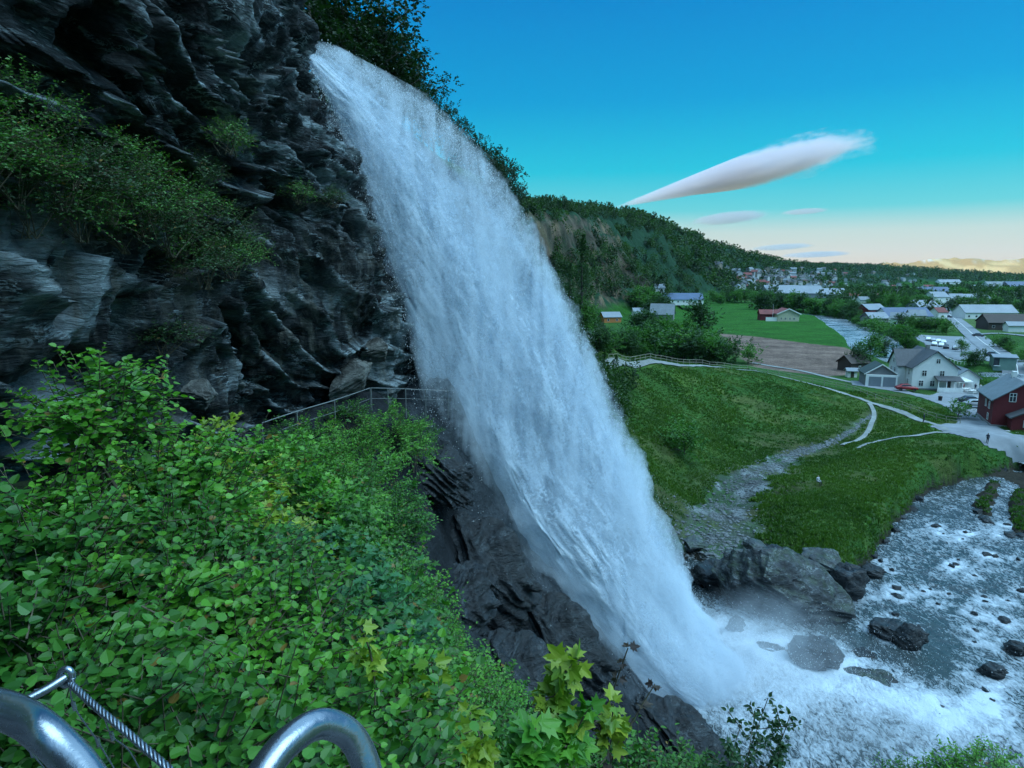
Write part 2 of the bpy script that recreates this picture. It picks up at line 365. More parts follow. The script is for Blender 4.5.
# region colours of the ground (albedo of each kind of ground)
GRASS, MEADOW, EARTH, GRAVEL, ROCK, FOREST, MOSS = (np.array(c) for c in
    ((.024, .075, .016), (.022, .088, .012), (.15, .105, .085), (.16, .18, .19), (.035, .042, .048), (.014, .042, .022), (.04, .085, .02)))
FIELD1 = [tuple(PZ(a, b, 3.2)[:2]) for a, b in [(640, 312), (690, 303), (760, 302), (800, 303), (838, 316), (860, 342), (856, 352), (780, 340), (730, 332), (690, 340)]]
FIELD_SOIL = [tuple(PZ(a, b, 3.6)[:2]) for a, b in [(716, 332), (760, 336), (800, 341), (845, 346), (858, 352), (858, 372), (830, 377), (790, 372), (757, 363), (735, 350)]]
GULLY = [(*PZ(872, 415, 3)[:2], .4), (*PZ(845, 437, 2.6)[:2], .9), (*PZ(800, 452, 2.3)[:2], 1.7), (*PZ(752, 480, 1.7)[:2], 2.7), (*PZ(722, 515, 1)[:2], 3.6), (*PZ(718, 555, .7)[:2], 5.4), (*PZ(740, 575, .5)[:2], 7)]
def ground_color():
    x, y, z = GX, GY, GZ; r = RR
    n1 = fbm(v3(x / 12, y / 12), 4); n2 = fbm(v3(x / 2.5, y / 2.5, 3), 3)
    C = np.empty(x.shape + (3,)); C[:] = GRASS
    def mixc(t, c): 
        nonlocal C
        t = np.clip(t, 0, 1)[..., None]; C = C * (1 - t) + c * t
    mixc(0.5 + 0.9 * n1, GRASS * np.array([1.5, 1.2, 1.2]))
    mixc(0.5 * sstep(.0, .4, n2) * (r < 180), np.array([.065, .10, .02])); mixc(.55 * sstep(.18, .45, fbm(v3(x / 9, y / 5, 6), 4)) * (r < 180), np.array([.075, .080, .030]))
    gy_, gx_ = np.gradient(z, axis=1), None
    dr = np.gradient(rr); slope = np.abs(np.gradient(z, axis=1) / np.maximum(dr[None, :], 1e-6))
    da = np.gradient(_azr); slope2 = np.abs(np.gradient(z, axis=0) / np.maximum(da[:, None] * np.maximum(r, 1), 1e-6)); sl = np.hypot(slope, slope2)
    hill = sstep(VALLEY + 3, VALLEY + 9, z) * sstep(230, 300, r)
    mixc(hill, FOREST)
    rn = fbm(np.stack([x / 9, y / 9, z / 7], -1), 5, .6)[..., None]; mixc(hill * sstep(.85, 1.15, sl + 0.45 * n1) * (y < 560) * (.75 + .5 * n2), np.array([.085, .070, .055]) * (1 + 1.4 * rn) + np.array([.03, .01, -.01]) * np.clip(rn * 3, 0, 1))
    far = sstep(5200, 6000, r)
    mixc(far, np.array([.40, .23, .08])); mixc(far * sstep(.05, .35, fbm(v3(x / 260, y / 260, 2), 5)), np.array([.6, .38, .16]))  # far mountains: golden evening sunlight painted into the ground colour
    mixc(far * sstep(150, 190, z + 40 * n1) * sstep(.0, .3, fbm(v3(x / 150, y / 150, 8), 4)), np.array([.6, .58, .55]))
    val = sstep(330, 420, r) * (1 - hill) * (1 - far)
    # patchwork of fields on the valley floor
    cell = vnoise(v3(x / 130 + 3, y / 170, 0)); mixc(val * (cell > .0), MEADOW * .8); mixc(val * (cell < -.35), np.array([.07, .12, .04]))
    mixc(sstep(1.5, -1.5, sdf(x, y, FIELD1)), MEADOW)
    stripes = 0.12 * np.sin((x * .5 + y * .86) / 2.2)
    mixc(sstep(1.0, -1.0, sdf(x, y, FIELD_SOIL) + 1.2 * n2), EARTH * (1 + 0.25 * n2[..., None] + stripes[..., None]))
    d, _, e = seg_dist(x, y, GULLY)
    g = sstep(1.0, -1.0, (d - e[..., 0]) + 1.8 * n1 + 2.4 * n2)
    mixc(g * (.6 + .9 * n2), GRAVEL * .42); mixc(g * sstep(.1, .4, fbm(v3(x * .7, y * .35, 1), 4)) * .8 * (y > 74), GRAVEL * 1.3)
    mixc(.6 * sstep(5.5, 0, d - e[..., 0] + 3 * n2) * (1 - g), np.array([.065, .065, .035]))
    s1 = sdf(x, y, RIVER)
    mixc(sstep(.9, .1, s1 + n2) * (r > 45) * (z < .9), np.array([.030, .028, .022]))
    # rock: the apron below the ledge, the gorge behind the fall
    rk = sstep(1.15, .75, np.hypot((x - 3) / 17, (y - 38.5) / 14) + .25 * n2)
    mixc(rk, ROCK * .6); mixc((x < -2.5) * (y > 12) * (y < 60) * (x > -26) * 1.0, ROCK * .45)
    rk2 = (r < 140) * (x < 14) * (y > 38) * sstep(.7, 1.1, sl + .3 * n1); mixc(rk2 * 1.0, ROCK * 1.3)
    mixc(sstep(.25, .5, n2 + n1 * .5) * rk * (z > 1.5) * .0, MOSS)
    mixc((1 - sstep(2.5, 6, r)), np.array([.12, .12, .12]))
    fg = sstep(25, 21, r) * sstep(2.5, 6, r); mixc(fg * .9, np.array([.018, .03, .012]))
    return C
n = N('ground'); co = n.coord('Position')
c = n.col(); f1 = n.noise(co, 0.9, 6, 0.65); f2 = n.noise(co, 6.0, 4, 0.7); f3 = n.noise(co, .11, 8, .7)
k = n.ramp(f1, [(0.25, 0.55), (0.5, 1.0), (0.75, 1.6)]); c = n.mix(0.85, c, k, 'MULTIPLY')
k = n.ramp(f2, [(0.25, 0.6), (0.75, 1.4)]); c = n.mix(0.8, c, k, 'MULTIPLY')
k = n.ramp(f3, [(0.3, 0.55), (0.7, 1.5)]); c = n.mix(0.8, c, k, 'MULTIPLY')
hgt = n.math('ADD', f1, n.math('MULTIPLY', f2, 0.35))
n.bsdf(c, 0.95, n.bump(hgt, 0.9, 0.45), spec=0.08)
M_GROUND = n.m
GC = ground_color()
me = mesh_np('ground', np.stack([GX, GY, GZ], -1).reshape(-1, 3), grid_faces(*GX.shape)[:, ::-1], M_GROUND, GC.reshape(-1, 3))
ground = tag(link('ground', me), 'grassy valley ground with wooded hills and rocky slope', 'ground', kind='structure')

# ------------------------------------------------------------------ rock material
def rock_mat(name, base, light, rough=0.45, strata=(0.9, 0.35, 2.6), bumpd=0.35, moss=0.0, rot=(0.42, 0, 0.25), vstreak=False):
    n = N(name); co = n.coord('Position', strata, rot); cp = n.coord('Position')
    vert = n.noise(n.coord('Position', (1.6, .9, .22)), .9, 7, .7, .6)
    warp = n.noise(co, 1.1, 8, 0.62, 0.6); fine = n.noise(co, 5.0, 6, 0.65, 0.4); big = n.noise(cp, 0.16, 4, 0.6)
    vein = n.noise(co, 0.8, 7, 0.6, 2.0)
    c = n.mix(n.ramp(warp, [(.42, 0.0), (.62, 1.0)]), [b * .45 for b in base], [b * 1.6 for b in base])
    st_ = n.noise(n.coord('Position', (.5, .25, 2.2), rot), .55, 6, .7, 1.0); gl_ = n.ramp(st_, [(.50, 0.0), (.62, 1.0)])
    c = n.mix(n.math('MULTIPLY', n.ramp(fine, [(.46, 0.0), (.66, .35 if vstreak else .75)]), gl_), c, [l * .55 for l in light])
    v = n.ramp(vein, [(.47, 0.0), (.5, 1.0), (.53, 0.0)]); v = n.math('MULTIPLY', v, n.ramp(n.noise(cp, .9, 4), [(.48, 0.0), (.62, .9)]))
    c = n.mix(v, c, light)
    c = n.mix(n.ramp(big, [(.35, 0.0), (.7, .45)]), c, [l * (.10 if vstreak else .35) for l in light])
    if moss:
        up = n.n('ShaderNodeNewGeometry').outputs['Normal']; sp = n.n('ShaderNodeSeparateXYZ'); n.L(up, sp.inputs[0])
        mk = n.math('MULTIPLY', n.ramp(sp.outputs[2], [(.3, 0.0), (.75, 1.0)]), n.ramp(n.noise(cp, .8, 5, .7), [(.45, 0.0), (.6, moss)]))
        c = n.mix(mk, c, (.035, .075, .015))
    if vstreak:
        c = n.mix(n.math('MULTIPLY', n.flt('pale'), n.ramp(fine, [(.3, .35), (.6, 1.0)])), c, [l * .80 for l in light])
        sz = n.n('ShaderNodeSeparateXYZ'); n.L(n.coord('Position'), sz.inputs[0]); lo = n.ramp(n.math('DIVIDE', sz.outputs[2], 60.0), [(.52, 1.0), (.57, 0.0)])
        c = n.mix(n.math('MULTIPLY', n.ramp(vert, [(.48, 0.0), (.66, .8)]), lo), c, (.13, .135, .12))
        c = n.mix(n.math('MULTIPLY', n.ramp(n.noise(n.coord('Position', (1.2, .5, .35)), .35, 6, .7, 1.2), [(.56, 0.0), (.68, .45)]), n.ramp(fine, [(.38, .1), (.6, 1.0)])), c, [l * .5 for l in light])
    h = n.math('ADD', n.math('MULTIPLY', warp, 1.0), n.math('MULTIPLY', fine, 0.4))
    rg = n.ramp(n.noise(cp, 1.3, 4), [(.35, rough * .6), (.65, min(1, rough * 1.7))])
    n.bsdf(c, rg, n.bump(h, 1.0, bumpd), spec=0.18 if vstreak else 0.35); return n.m
M_CLIFF = rock_mat('wet_cliff', (.0055, .0085, .010), (.42, .52, .56), 0.5, vstreak=True)
M_BOULDER = rock_mat('boulder_rock', (.025, .030, .034), (.26, .30, .31), 0.42, moss=.35, bumpd=.3)
M_WETROCK = rock_mat('wet_rock', (.010, .013, .016), (.08, .10, .11), 0.4, bumpd=.25)

# ------------------------------------------------------------------ the near cliff (overhanging wall), plan outline per level
LV = [  # z, outline from behind the path on the left, round the corner by the fall, and back into the gorge
 (17,  [(-12, -25), (-12.5, -8), (-13, 4), (-13.5, 13), (-13.5, 21), (-12.5, 28), (-9.5, 34), (-6.2, 38.5), (-5, 43), (-7, 52), (-14, 62), (-30, 66)]),
 (22,  [(-12, -25), (-12.4, -8), (-12.8, 4), (-13.2, 13), (-13.2, 21), (-12.3, 28), (-9.5, 34), (-6.6, 38.5), (-5.6, 43), (-8, 52), (-14, 62), (-30, 66)]),
 (25,  [(-12, -25), (-12.0, -8), (-12.2, 4), (-12.6, 13), (-12.7, 21), (-11.9, 28), (-9.3, 34), (-6.6, 38), (-6.5, 43), (-9, 52), (-14, 60), (-30, 64)]),
 (28.5,[(-12, -25), (-11.2, -8), (-11.2, 4), (-11.6, 13), (-11.8, 21), (-10.6, 28), (-8.6, 33), (-6.4, 36.8), (-7.2, 41), (-10, 49), (-15, 57), (-30, 62)]),
 (32,  [(-12, -25), (-10.6, -8), (-10.8, 4), (-11.3, 13), (-11.4, 21), (-10.4, 28), (-9.2, 33), (-7.6, 36.4), (-8.2, 40), (-11, 47), (-16, 55), (-30, 60)]),
 (34.5,[(-11, -25), (-10.4, -8), (-10.9, 4), (-11.2, 13), (-10.6, 21), (-10.0, 28), (-9.4, 33), (-8.5, 36.2), (-9.5, 40), (-12.5, 47), (-17, 54), (-30, 60)]),
 (37,  [(-10, -25), (-9.6, -8), (-9.6, 4), (-9.6, 13), (-9.8, 21), (-9.9, 28), (-9.9, 33), (-9.4, 36), (-10.6, 39), (-14, 45), (-18, 52), (-30, 60)]),
 (41,  [(-9.4, -25), (-9, -8), (-8.8, 4), (-9.0, 13), (-9.3, 21), (-9.8, 28), (-10.3, 33), (-10.5, 35.6), (-12.2, 38.5), (-15.5, 44), (-19, 51), (-30, 60)]),
 (46,  [(-9.2, -25), (-8.6, -8), (-8.5, 4), (-8.7, 13), (-9.1, 21), (-9.6, 28), (-10.2, 33), (-10.6, 35.6), (-12.6, 38.5), (-16, 44), (-20, 50), (-30, 60)]),
 (54,  [(-9.5, -25), (-9, -8), (-9, 4), (-9.2, 13), (-9.5, 21), (-9.8, 28), (-10.6, 33), (-11.2, 35.4), (-13.5, 38.5), (-17, 43), (-21, 50), (-30, 60)]),
 (64,  [(-12, -25), (-12, -8), (-12, 4), (-12, 13), (-12, 21), (-12.5, 28), (-13.5, 33), (-14, 35), (-16, 38), (-19, 43), (-23, 50), (-30, 60)]),
 (72,  [(-30, -25), (-28, -8), (-28, 4), (-28, 13), (-28, 21), (-28, 28), (-28, 33), (-28, 35), (-28, 38), (-29, 43), (-30, 50), (-33, 60)])]
def catmull(P, m):
    P = np.asarray(P, float); n_ = len(P); t = np.linspace(0, n_ - 1, m); i = np.clip(t.astype(int), 0, n_ - 2); f = (t - i).reshape((-1,) + (1,) * (P.ndim - 1))
    a, b, c, d = P[np.clip(i - 1, 0, n_ - 1)], P[i], P[i + 1], P[np.clip(i + 2, 0, n_ - 1)]
    return 0.5 * (2 * b + (c - a) * f + (2 * a - 5 * b + 4 * c - d) * f ** 2 + (3 * b - 3 * c + d - a) * f ** 3)
A_ = np.array([[(x, y, z) for x, y in row] for z, row in LV], float)           # level, column, xyz
A_ = catmull(A_, 380)                                                       # finer in height
A_ = np.swapaxes(catmull(np.swapaxes(A_, 0, 1), 620), 0, 1)
du = np.gradient(A_, axis=1); dv = np.gradient(A_, axis=0)
nrm = np.cross(du, dv); nrm /= np.linalg.norm(nrm, axis=-1, keepdims=True) + 1e-9
if nrm[100, 200, 0] < 0: nrm = -nrm
al = A_[..., 1]; zz = A_[..., 2]
st = zz + 0.42 * al + 4.2 * fbm(np.stack([A_[..., 0] / 9, al / 13, zz / 10], -1), 3) + 1.0 * fbm(np.stack([A_[..., 0] / 3, al / 4, zz / 3], -1), 3)                  # bedding dips down towards the fall
d1 = fbm(np.stack([al / 7.5, zz / 6, A_[..., 0] / 6], -1), 4) * 1.8 + .1
d2 = fbm(np.stack([al / 5.0, st / 1.25, A_[..., 0] / 4], -1), 5, 0.6, ridged=True) * 0.75
d3 = fbm(np.stack([al / 1.7, st / .42, A_[..., 0] / 1.5], -1), 4, 0.6, ridged=True) * 0.26
lowr = sstep(33, 31, zz + .15 * (al - 14)); d2 = d2 * (1 - .6 * lowr) + lowr * .55 * fbm(np.stack([al / 1.1, zz / 3.4, A_[..., 0] / 3], -1), 5, 0.6, ridged=True)
stp = (st / 1.9 + .5 * fbm(np.stack([al / 4, zz / 4, 0 * al], -1), 2)) % 1.0; d4 = (stp ** 2.2) * 0.95
cr_ = fbm(np.stack([al / 4.5, st / 2.6, A_[..., 0] / 4 + 9], -1), 3, .5, ridged=True); crack = sstep(.62, .86, cr_)
calm = sstep(60, 40, np.abs(al)) * 0 + 1
D = (d1 + d2 + d3 + d4 - 0.7 - 1.1 * crack)
D = D * np.where(zz > 60, 2, 1)
B_ = A_ + nrm * D[..., None]
bandm = fbm(np.stack([al / 5, st / 1.1, 0 * al + 4], -1), 4, .6); zone = sstep(-.05, .30, fbm(np.stack([al / 6, zz / 5, 0 * al + 7], -1), 3))
pale = sstep(.10, .38, bandm) * zone * .75 + sstep(.80, .97, stp) * sstep(-.1, .2, fbm(np.stack([al / 2, zz / 2, 0 * al], -1), 3)) * .8  # pale rock bands, plus the lit look of ledge lips painted in
fin = fbm(np.stack([al / .9, st / .22, 0 * al + 2], -1), 4, .65, ridged=True); pale = .8 * np.clip(pale * (.15 + 1.1 * sstep(-.1, .55, fin)), 0, 1) * (1 - .9 * crack)
lowp = lowr * sstep(.0, .35, fbm(np.stack([al / 1.3, zz / 5, 0 * al + 5], -1), 4)); pale = np.clip(pale + .5 * lowp, 0, 1)
me = mesh_np('cliff', B_.reshape(-1, 3), grid_faces(*B_.shape[:2]), M_CLIFF, fl={'pale': pale.ravel()})
cliff = tag(link('cliff', me), 'dark wet overhanging rock cliff left of the waterfall', 'cliff', kind='structure')
# ------------------------------------------------------------------ water
def water_mat():
    n = N('river_water'); cp = n.coord('Position'); fo = n.flt('foam')
    cs = n.coord('Position', (1.0, .55, 1), (0, 0, -.6))
    a = n.noise(cs, 1.9, 7, .7, 1.4); b = n.noise(cs, 6.5, 4, .6, .5); big = n.noise(cp, .13, 3, .5)
    v = n.math('ADD', n.math('MULTIPLY', a, .75), n.math('MULTIPLY', b, .35)); v = n.math('ADD', v, fo)
    v = n.math('ADD', v, n.math('MULTIPLY', n.math('SUBTRACT', big, .5), .35))
    m = n.ramp(v, [(.59, 0.0), (.72, .5), (.92, 1.0)])
    deep = n.mix(n.ramp(a, [(.3, 0.0), (.7, 1.0)]), (.012, .020, .022), (.045, .065, .068))
    c = n.mix(m, deep, (.50, .57, .63))
    rg = n.ramp(m, [(0, .22), (1, .7)])
    n.bsdf(c, rg, n.bump(n.math('ADD', a, n.math('MULTIPLY', b, .4)), .8, .16), spec=.5); return n.m
M_WATER = water_mat()
xs = np.arange(4, 150, .30); ys = np.arange(22, 125, .30)
WX, WY = np.meshgrid(xs, ys, indexing='ij')
cb = np.array([17.5, 47.0])
dd = np.hypot((WX - cb[0]) / 1.25, WY - cb[1])
tr = np.array([[17, 47], [24, 44.5], [31, 40], [40, 34], [60, 22]])          # foaming tongue running off towards the viewer's right
dt, _, _ = seg_dist(WX, WY, [tuple(p) for p in tr])
boil = np.exp(-(dd / 8.0) ** 2) + .72 * np.exp(-(dt / 3.4) ** 2)
dR = np.hypot(WX, WY)
rip = fbm(v3(WX * .9 + WY * .5, WY * .9 - WX * .5, 0), 5, .6, ridged=True); rip2 = fbm(v3(WX / 5, WY / 5, 3), 3)
calm = np.exp(-(np.hypot((WX - 30) / 7, (WY - 50) / 5)) ** 2)
WZ = .17 * rip * (1 - .7 * calm) + .12 * rip2 + boil * (.45 * fbm(v3(WX / 1.6, WY / 1.6, 6), 4, .6) + .35)
foam = .19 * np.clip(boil, 0, 1.2) + .06 * rip - .13 * calm + .03 * sstep(60, 85, dR) - .0
river = tag(link('river', mesh_np('river', np.stack([WX, WY, WZ], -1).reshape(-1, 3), grid_faces(*WX.shape)[:, ::-1], M_WATER, fl={'foam': foam.ravel()})),
            'fast rocky river with white foam below the waterfall', 'river', kind='structure')
# upper reach of the river across the valley
P2 = catmull(np.array([p[:2] for p in RIVER2]), 260); T2 = np.gradient(P2, axis=0); T2 /= np.linalg.norm(T2, axis=1, keepdims=True); N2 = np.stack([-T2[:, 1], T2[:, 0]], 1)
U2 = np.linspace(-14, 14, 40); Q = P2[:, None] + N2[:, None] * U2[None, :, None]
Z2 = 1.2 + .15 * fbm(v3(Q[..., 0] / 2, Q[..., 1] / 2), 4, ridged=True); Z2 = Z2 - sstep(120, 95, np.hypot(Q[..., 0], Q[..., 1])) * .9
up = tag(link('river', mesh_np('river_far', np.concatenate([Q, Z2[..., None]], -1).reshape(-1, 3), grid_faces(*Q.shape[:2])[:, ::-1], M_WATER, fl={'foam': np.full(Z2.size, .10)})),
         'pale rushing river reach between the green field and the village road', 'river', kind='structure')

# ------------------------------------------------------------------ waterfall: nested sheets of falling water round a curved path
LE = [(300, 52), (325, 104), (352, 160), (374, 225), (398, 295), (416, 365), (430, 430), (452, 495), (500, 552), (556, 612), (604, 668), (645, 702)]
RE = [(338, 56), (424, 104), (474, 152), (512, 205), (546, 268), (580, 335), (606, 395), (632, 455), (660, 520), (686, 585), (718, 640), (772, 688)]
LE, RE = np.array(LE, float), np.array(RE, float)
vq = np.linspace(0, 1, len(LE))
YL = 37.5 + 6.5 * vq ** 1.3; YR = 42.5 + 5 * vq
Lw = np.array([PY(a, b, Y) for (a, b), Y in zip(LE, YL)]); Rw = np.array([PY(a, b, Y) for (a, b), Y in zip(RE, YR)])
def fall_mat(k, dens, seed):
    n = N('falling_water_%d' % k)
    fw = n.coord(attr='flow', scale=(1.15, .27, 1)); fo = n.coord(attr='flow', scale=(1, 1, 1))
    fw2 = n.n('ShaderNodeVectorMath', operation='ADD'); n.L(fw, fw2.inputs[0]); fw2.inputs[1].default_value = (seed, seed * 2.3, seed)
    fw = fw2.outputs[0]
    a = n.noise(fw, .35, 5, .6, .8); b = n.noise(fw, 1.6, 5, .65, .4); c = n.noise(fo, 5.5, 3, .75)
    v = n.math('ADD', n.math('MULTIPLY', a, .9), n.math('ADD', n.math('MULTIPLY', b, .55), n.math('MULTIPLY', c, .5)))
    v = n.math('ADD', v, n.math('SUBTRACT', n.flt('dens'), .98))
    al = n.ramp(v, [(.55 - dens, 0.0), (.66 - dens * .6, .8), (.85, 1.0)])
    al = n.math('MULTIPLY', al, n.flt('edge'))
    col = n.mix(n.ramp(v, [(.45, 0.0), (.9, 1.0)]), (.46, .59, .70), (.82, .90, .97))
    d = n.n('ShaderNodeBsdfDiffuse'); n.L(col, d.inputs[0]); t = n.n('ShaderNodeBsdfTranslucent'); n.L(col, t.inputs[0])
    nm = n.bump(n.math('ADD', n.math('ADD', a, b), n.math('MULTIPLY', c, .5)), .5, .6); n.L(nm, d.inputs['Normal']); n.L(nm, t.inputs['Normal'])
    mx = n.n('ShaderNodeMixShader'); mx.inputs[0].default_value = .35; n.L(d.outputs[0], mx.inputs[1]); n.L(t.outputs[0], mx.inputs[2])
    tr = n.n('ShaderNodeBsdfTransparent'); m2 = n.n('ShaderNodeMixShader'); n.L(al, m2.inputs[0]); n.L(tr.outputs[0], m2.inputs[1]); n.L(mx.outputs[0], m2.inputs[2])
    n.L(m2.outputs[0], n.out.inputs['Surface']); return n.m
NV, NU = 300, 120
Lc, Rc = catmull(Lw, NV), catmull(Rw, NV)
vv = np.linspace(0, 1, NV)[:, None]; uu = np.linspace(0, 1, NU)[None, :]
fall = thing('waterfall', 'tall white waterfall plunging off the dark cliff into the river', 'waterfall', (17, 47, 0))
fall['kind'] = 'structure'
def fall_layer(k, bulge, spread, dens, seed, nm):
    c0 = (Lc + Rc) / 2; h = (Rc - Lc) / 2 * spread
    P = c0[:, None] + h[:, None] * (uu[..., None] * 2 - 1)
    P = P + np.stack([0 * (vv * uu), -bulge * np.sin(np.pi * uu) * (0.35 + .65 * vv) + 0 * vv, .0 * (vv * uu)], -1)
    wd = np.linalg.norm(Rc - Lc, axis=1)[:, None]; X = (uu - .5) * wd * spread; Yl = vv * 52 + 0 * uu
    fold = fbm(np.stack([X / 1.9, Yl / 6 + seed, 0 * X + seed], -1), 5, .55)
    P[..., 1] += 1.7 * fold * (0.5 + .35 * vv); P[..., 0] += .5 * fbm(np.stack([X / 1.2, Yl / 3 - seed, 0 * X + 4], -1), 4) * (.2 + vv)
    P[..., 2] = np.maximum(P[..., 2], -.4)
    edge = sstep(0, .07, uu) * sstep(1.0, .86 + .06 * vv, uu) * sstep(0, .015, vv) + 0 * vv
    # the jet is solid along its left, misty where it feathers out to the upper right
    dn = .52 + .25 * vv - .10 * uu * (1 - vv) * 2.2 + .12 * np.exp(-((uu - .28) / .2) ** 2)
    dn = dn + .10 * fbm(np.stack([X / 3.5, Yl / 9, 0 * X + seed], -1), 3)
    me = mesh_np(nm, (P - np.array([17, 47, 0])).reshape(-1, 3), grid_faces(NV, NU), fall_mat(k, dens, seed), uv=np.stack([X, Yl, 0 * X + k * 3.0], -1).reshape(-1, 3),
                 fl={'edge': (edge + 0 * dn).ravel(), 'dens': dn.ravel()})
    return link(nm, me, fall)
for k, (bg, sp_, dn_) in enumerate([(-1.2, .93, .16), (.3, .99, .10), (1.4, 1.0, .04), (2.4, .97, .0), (3.2, .90, -.06)]):
    fall_layer(k, bg, sp_, dn_, 3.7 * k + 1, 'water_sheet')

# the cloud of fine spray the jet carries with it: a soft body round the sheets
def jet_mat():
    n = N('jet_spray'); cp = n.coord('Position', (1.2, 1, .22), (0, -.45, 0)); a = n.noise(cp, .6, 8, .74, 1.3); b = n.noise(n.coord('Position'), 2.6, 5, .75)
    v = n.math('ADD', a, n.math('MULTIPLY', b, .6)); p = n.n('ShaderNodeVolumePrincipled'); p.inputs['Color'].default_value = (.86, .94, 1, 1); p.inputs['Anisotropy'].default_value = .1
    sz = n.n('ShaderNodeSeparateXYZ'); n.L(n.coord('Position'), sz.inputs[0]); lo = n.ramp(n.math('DIVIDE', sz.outputs[2], 42.0), [(0.0, .17), (.45, .04), (.8, 0.0)])
    n.L(n.math('MULTIPLY', n.ramp(n.math('ADD', v, lo), [(.72, 0.0), (1.0, 1.0)]), 1.3), p.inputs['Density']); n.L(p.outputs[0], n.out.inputs['Volume']); return n.m
NS = 120; an = np.linspace(0, 2 * np.pi, NS, endpoint=False); kq = np.linspace(0, NV - 1, 300).astype(int); Lq, Rq = Lc[kq], Rc[kq]; vq_ = np.linspace(0, 1, 300)[:, None]
cq = (Lq + Rq) / 2 + np.array([.35, -.6, .2]); hq = (Rq - Lq) / 2 * 1.0
lump = 1 + .30 * fbm(np.stack([np.cos(an)[None] * 2.4 + 0 * vq_, np.sin(an)[None] * 2.4 + 0 * vq_, vq_ * 16 + 0 * an[None]], -1), 6, .62)
JP = cq[:, None] + hq[:, None] * (np.cos(an)[None] * lump)[..., None] + np.array([0, 1.0, 0]) * (np.sin(an)[None] * (1.1 + 2.0 * vq_) * lump)[..., None]
JP[..., 2] = np.maximum(JP[..., 2], .05)
ii = np.arange(300 * NS).reshape(300, NS); JF = np.stack([ii[:-1], np.roll(ii, -1, 1)[:-1], np.roll(ii, -1, 1)[1:], ii[1:]], -1).reshape(-1, 4)
link('jet_spray', mesh_np('jet_spray', (JP - np.array([17, 47, 0])).reshape(-1, 3), [JF[:, ::-1], ii[0][None], ii[-1][None, ::-1]], jet_mat()), fall)
# ------------------------------------------------------------------ foliage kit
def leaf_mat(name, gloss=.45, trans=.45):
    n = N(name); c = n.col(); d = n.n('ShaderNodeBsdfPrincipled'); n.L(c, d.inputs['Base Color']); d.inputs['Roughness'].default_value = gloss; d.inputs['Specular IOR Level'].default_value = .4
    t = n.n('ShaderNodeBsdfTranslucent'); c2 = n.mix(1.0, c, (1.3, 1.5, .5), 'MULTIPLY'); n.L(c2, t.inputs[0])
    m = n.n('ShaderNodeMixShader'); m.inputs[0].default_value = trans; n.L(d.outputs[0], m.inputs[1]); n.L(t.outputs[0], m.inputs[2]); n.L(m.outputs[0], n.out.inputs['Surface']); return n.m
M_LEAF = leaf_mat('leaf', .45, .30); M_TREELEAF = leaf_mat('tree_leaf', .6, .35)
M_BARK = plain('bark', (.10, .085, .07), .85, var=.5, scale=9, bump=.5)
M_TWIG = plain('twig', (.09, .075, .045), .8, var=.3, scale=20)
def half(pts, crease):
    mid0, mid1 = pts[0], pts[-1]
    V = [(0, mid0[1], 0)] + [(u, v, crease * abs(u)) for u, v in pts[1:-1]] + [(0, mid1[1], 0)] + [(-u, v, crease * abs(u)) for u, v in pts[1:-1]]
    k = len(pts) - 2
    return np.array(V), np.array([list(range(k + 2)), [0] + [k + 1] + list(range(2 * k + 1, k + 1, -1))])
LT = {'round': half([(0, 0), (.30, .04), (.47, .34), (.36, .72), (0, 1.06)], .22),
      'oval': half([(0, 0), (.22, .15), (.27, .5), (0, 1.0)], .3),
      'maple': half([(0, 0), (.20, -.08), (.30, .10), (.62, .16), (.44, .32), (.74, .62), (.40, .60), (.22, .62), (.20, .84), (0, 1.12)], .18),
      'tuft': half([(0, 0), (.42, .5), (0, 1.0)], .35)}
LT['round'][1][1] = [0, 7, 6, 5, 4] if len(LT['round'][0]) == 8 else LT['round'][1][1]
def fix_template(k):
    V, Fc = LT[k]; n2 = (len(V) - 2) // 2
    LT[k] = (V, np.array([list(range(n2 + 2))[::-1], [0] + list(range(n2 + 2, 2 * n2 + 2)) + [n2 + 1]]))
for k in LT: fix_template(k)
def unit(a): return a / (np.linalg.norm(a, axis=-1, keepdims=True) + 1e-9)
def leaves(pos, dirv, nor, size, kind, col):
    T, Fc = LT[kind]; d = unit(dirv); s = unit(np.cross(d, nor)); n_ = np.cross(s, d)
    size = np.broadcast_to(size, (len(pos),))[:, None, None]
    V = pos[:, None] + size * (T[None, :, 0:1] * s[:, None] + T[None, :, 1:2] * d[:, None] + T[None, :, 2:3] * n_[:, None] - .10 * T[None, :, 1:2] ** 2 * n_[:, None])
    k = len(T); Fa = Fc[None] + (np.arange(len(pos)) * k)[:, None, None]
    C = np.repeat(col[:, None], k, 1)
    return V.reshape(-1, 3), Fa.reshape(-1, Fc.shape[1]), C.reshape(-1, 3)
def tubes(A, B, ra, rb, sides=4):
    A, B = np.asarray(A, float), np.asarray(B, float); d = unit(B - A); up = np.where(np.abs(d[:, 2:3]) > .9, np.array([[1., 0, 0]]), np.array([[0, 0, 1.]]))
    s = unit(np.cross(d, up)); t = np.cross(s, d); a = np.linspace(0, 2 * np.pi, sides, endpoint=False)
    o = np.cos(a)[None, :, None] * s[:, None] + np.sin(a)[None, :, None] * t[:, None]
    ra = np.broadcast_to(ra, (len(A),))[:, None, None]; rb = np.broadcast_to(rb, (len(A),))[:, None, None]
    V = np.concatenate([A[:, None] + o * ra, B[:, None] + o * rb], 1)
    i = np.arange(sides); j = (i + 1) % sides; Fq = np.stack([i, j, j + sides, i + sides], -1)
    return V.reshape(-1, 3), (Fq[None] + (np.arange(len(A)) * 2 * sides)[:, None, None]).reshape(-1, 4)
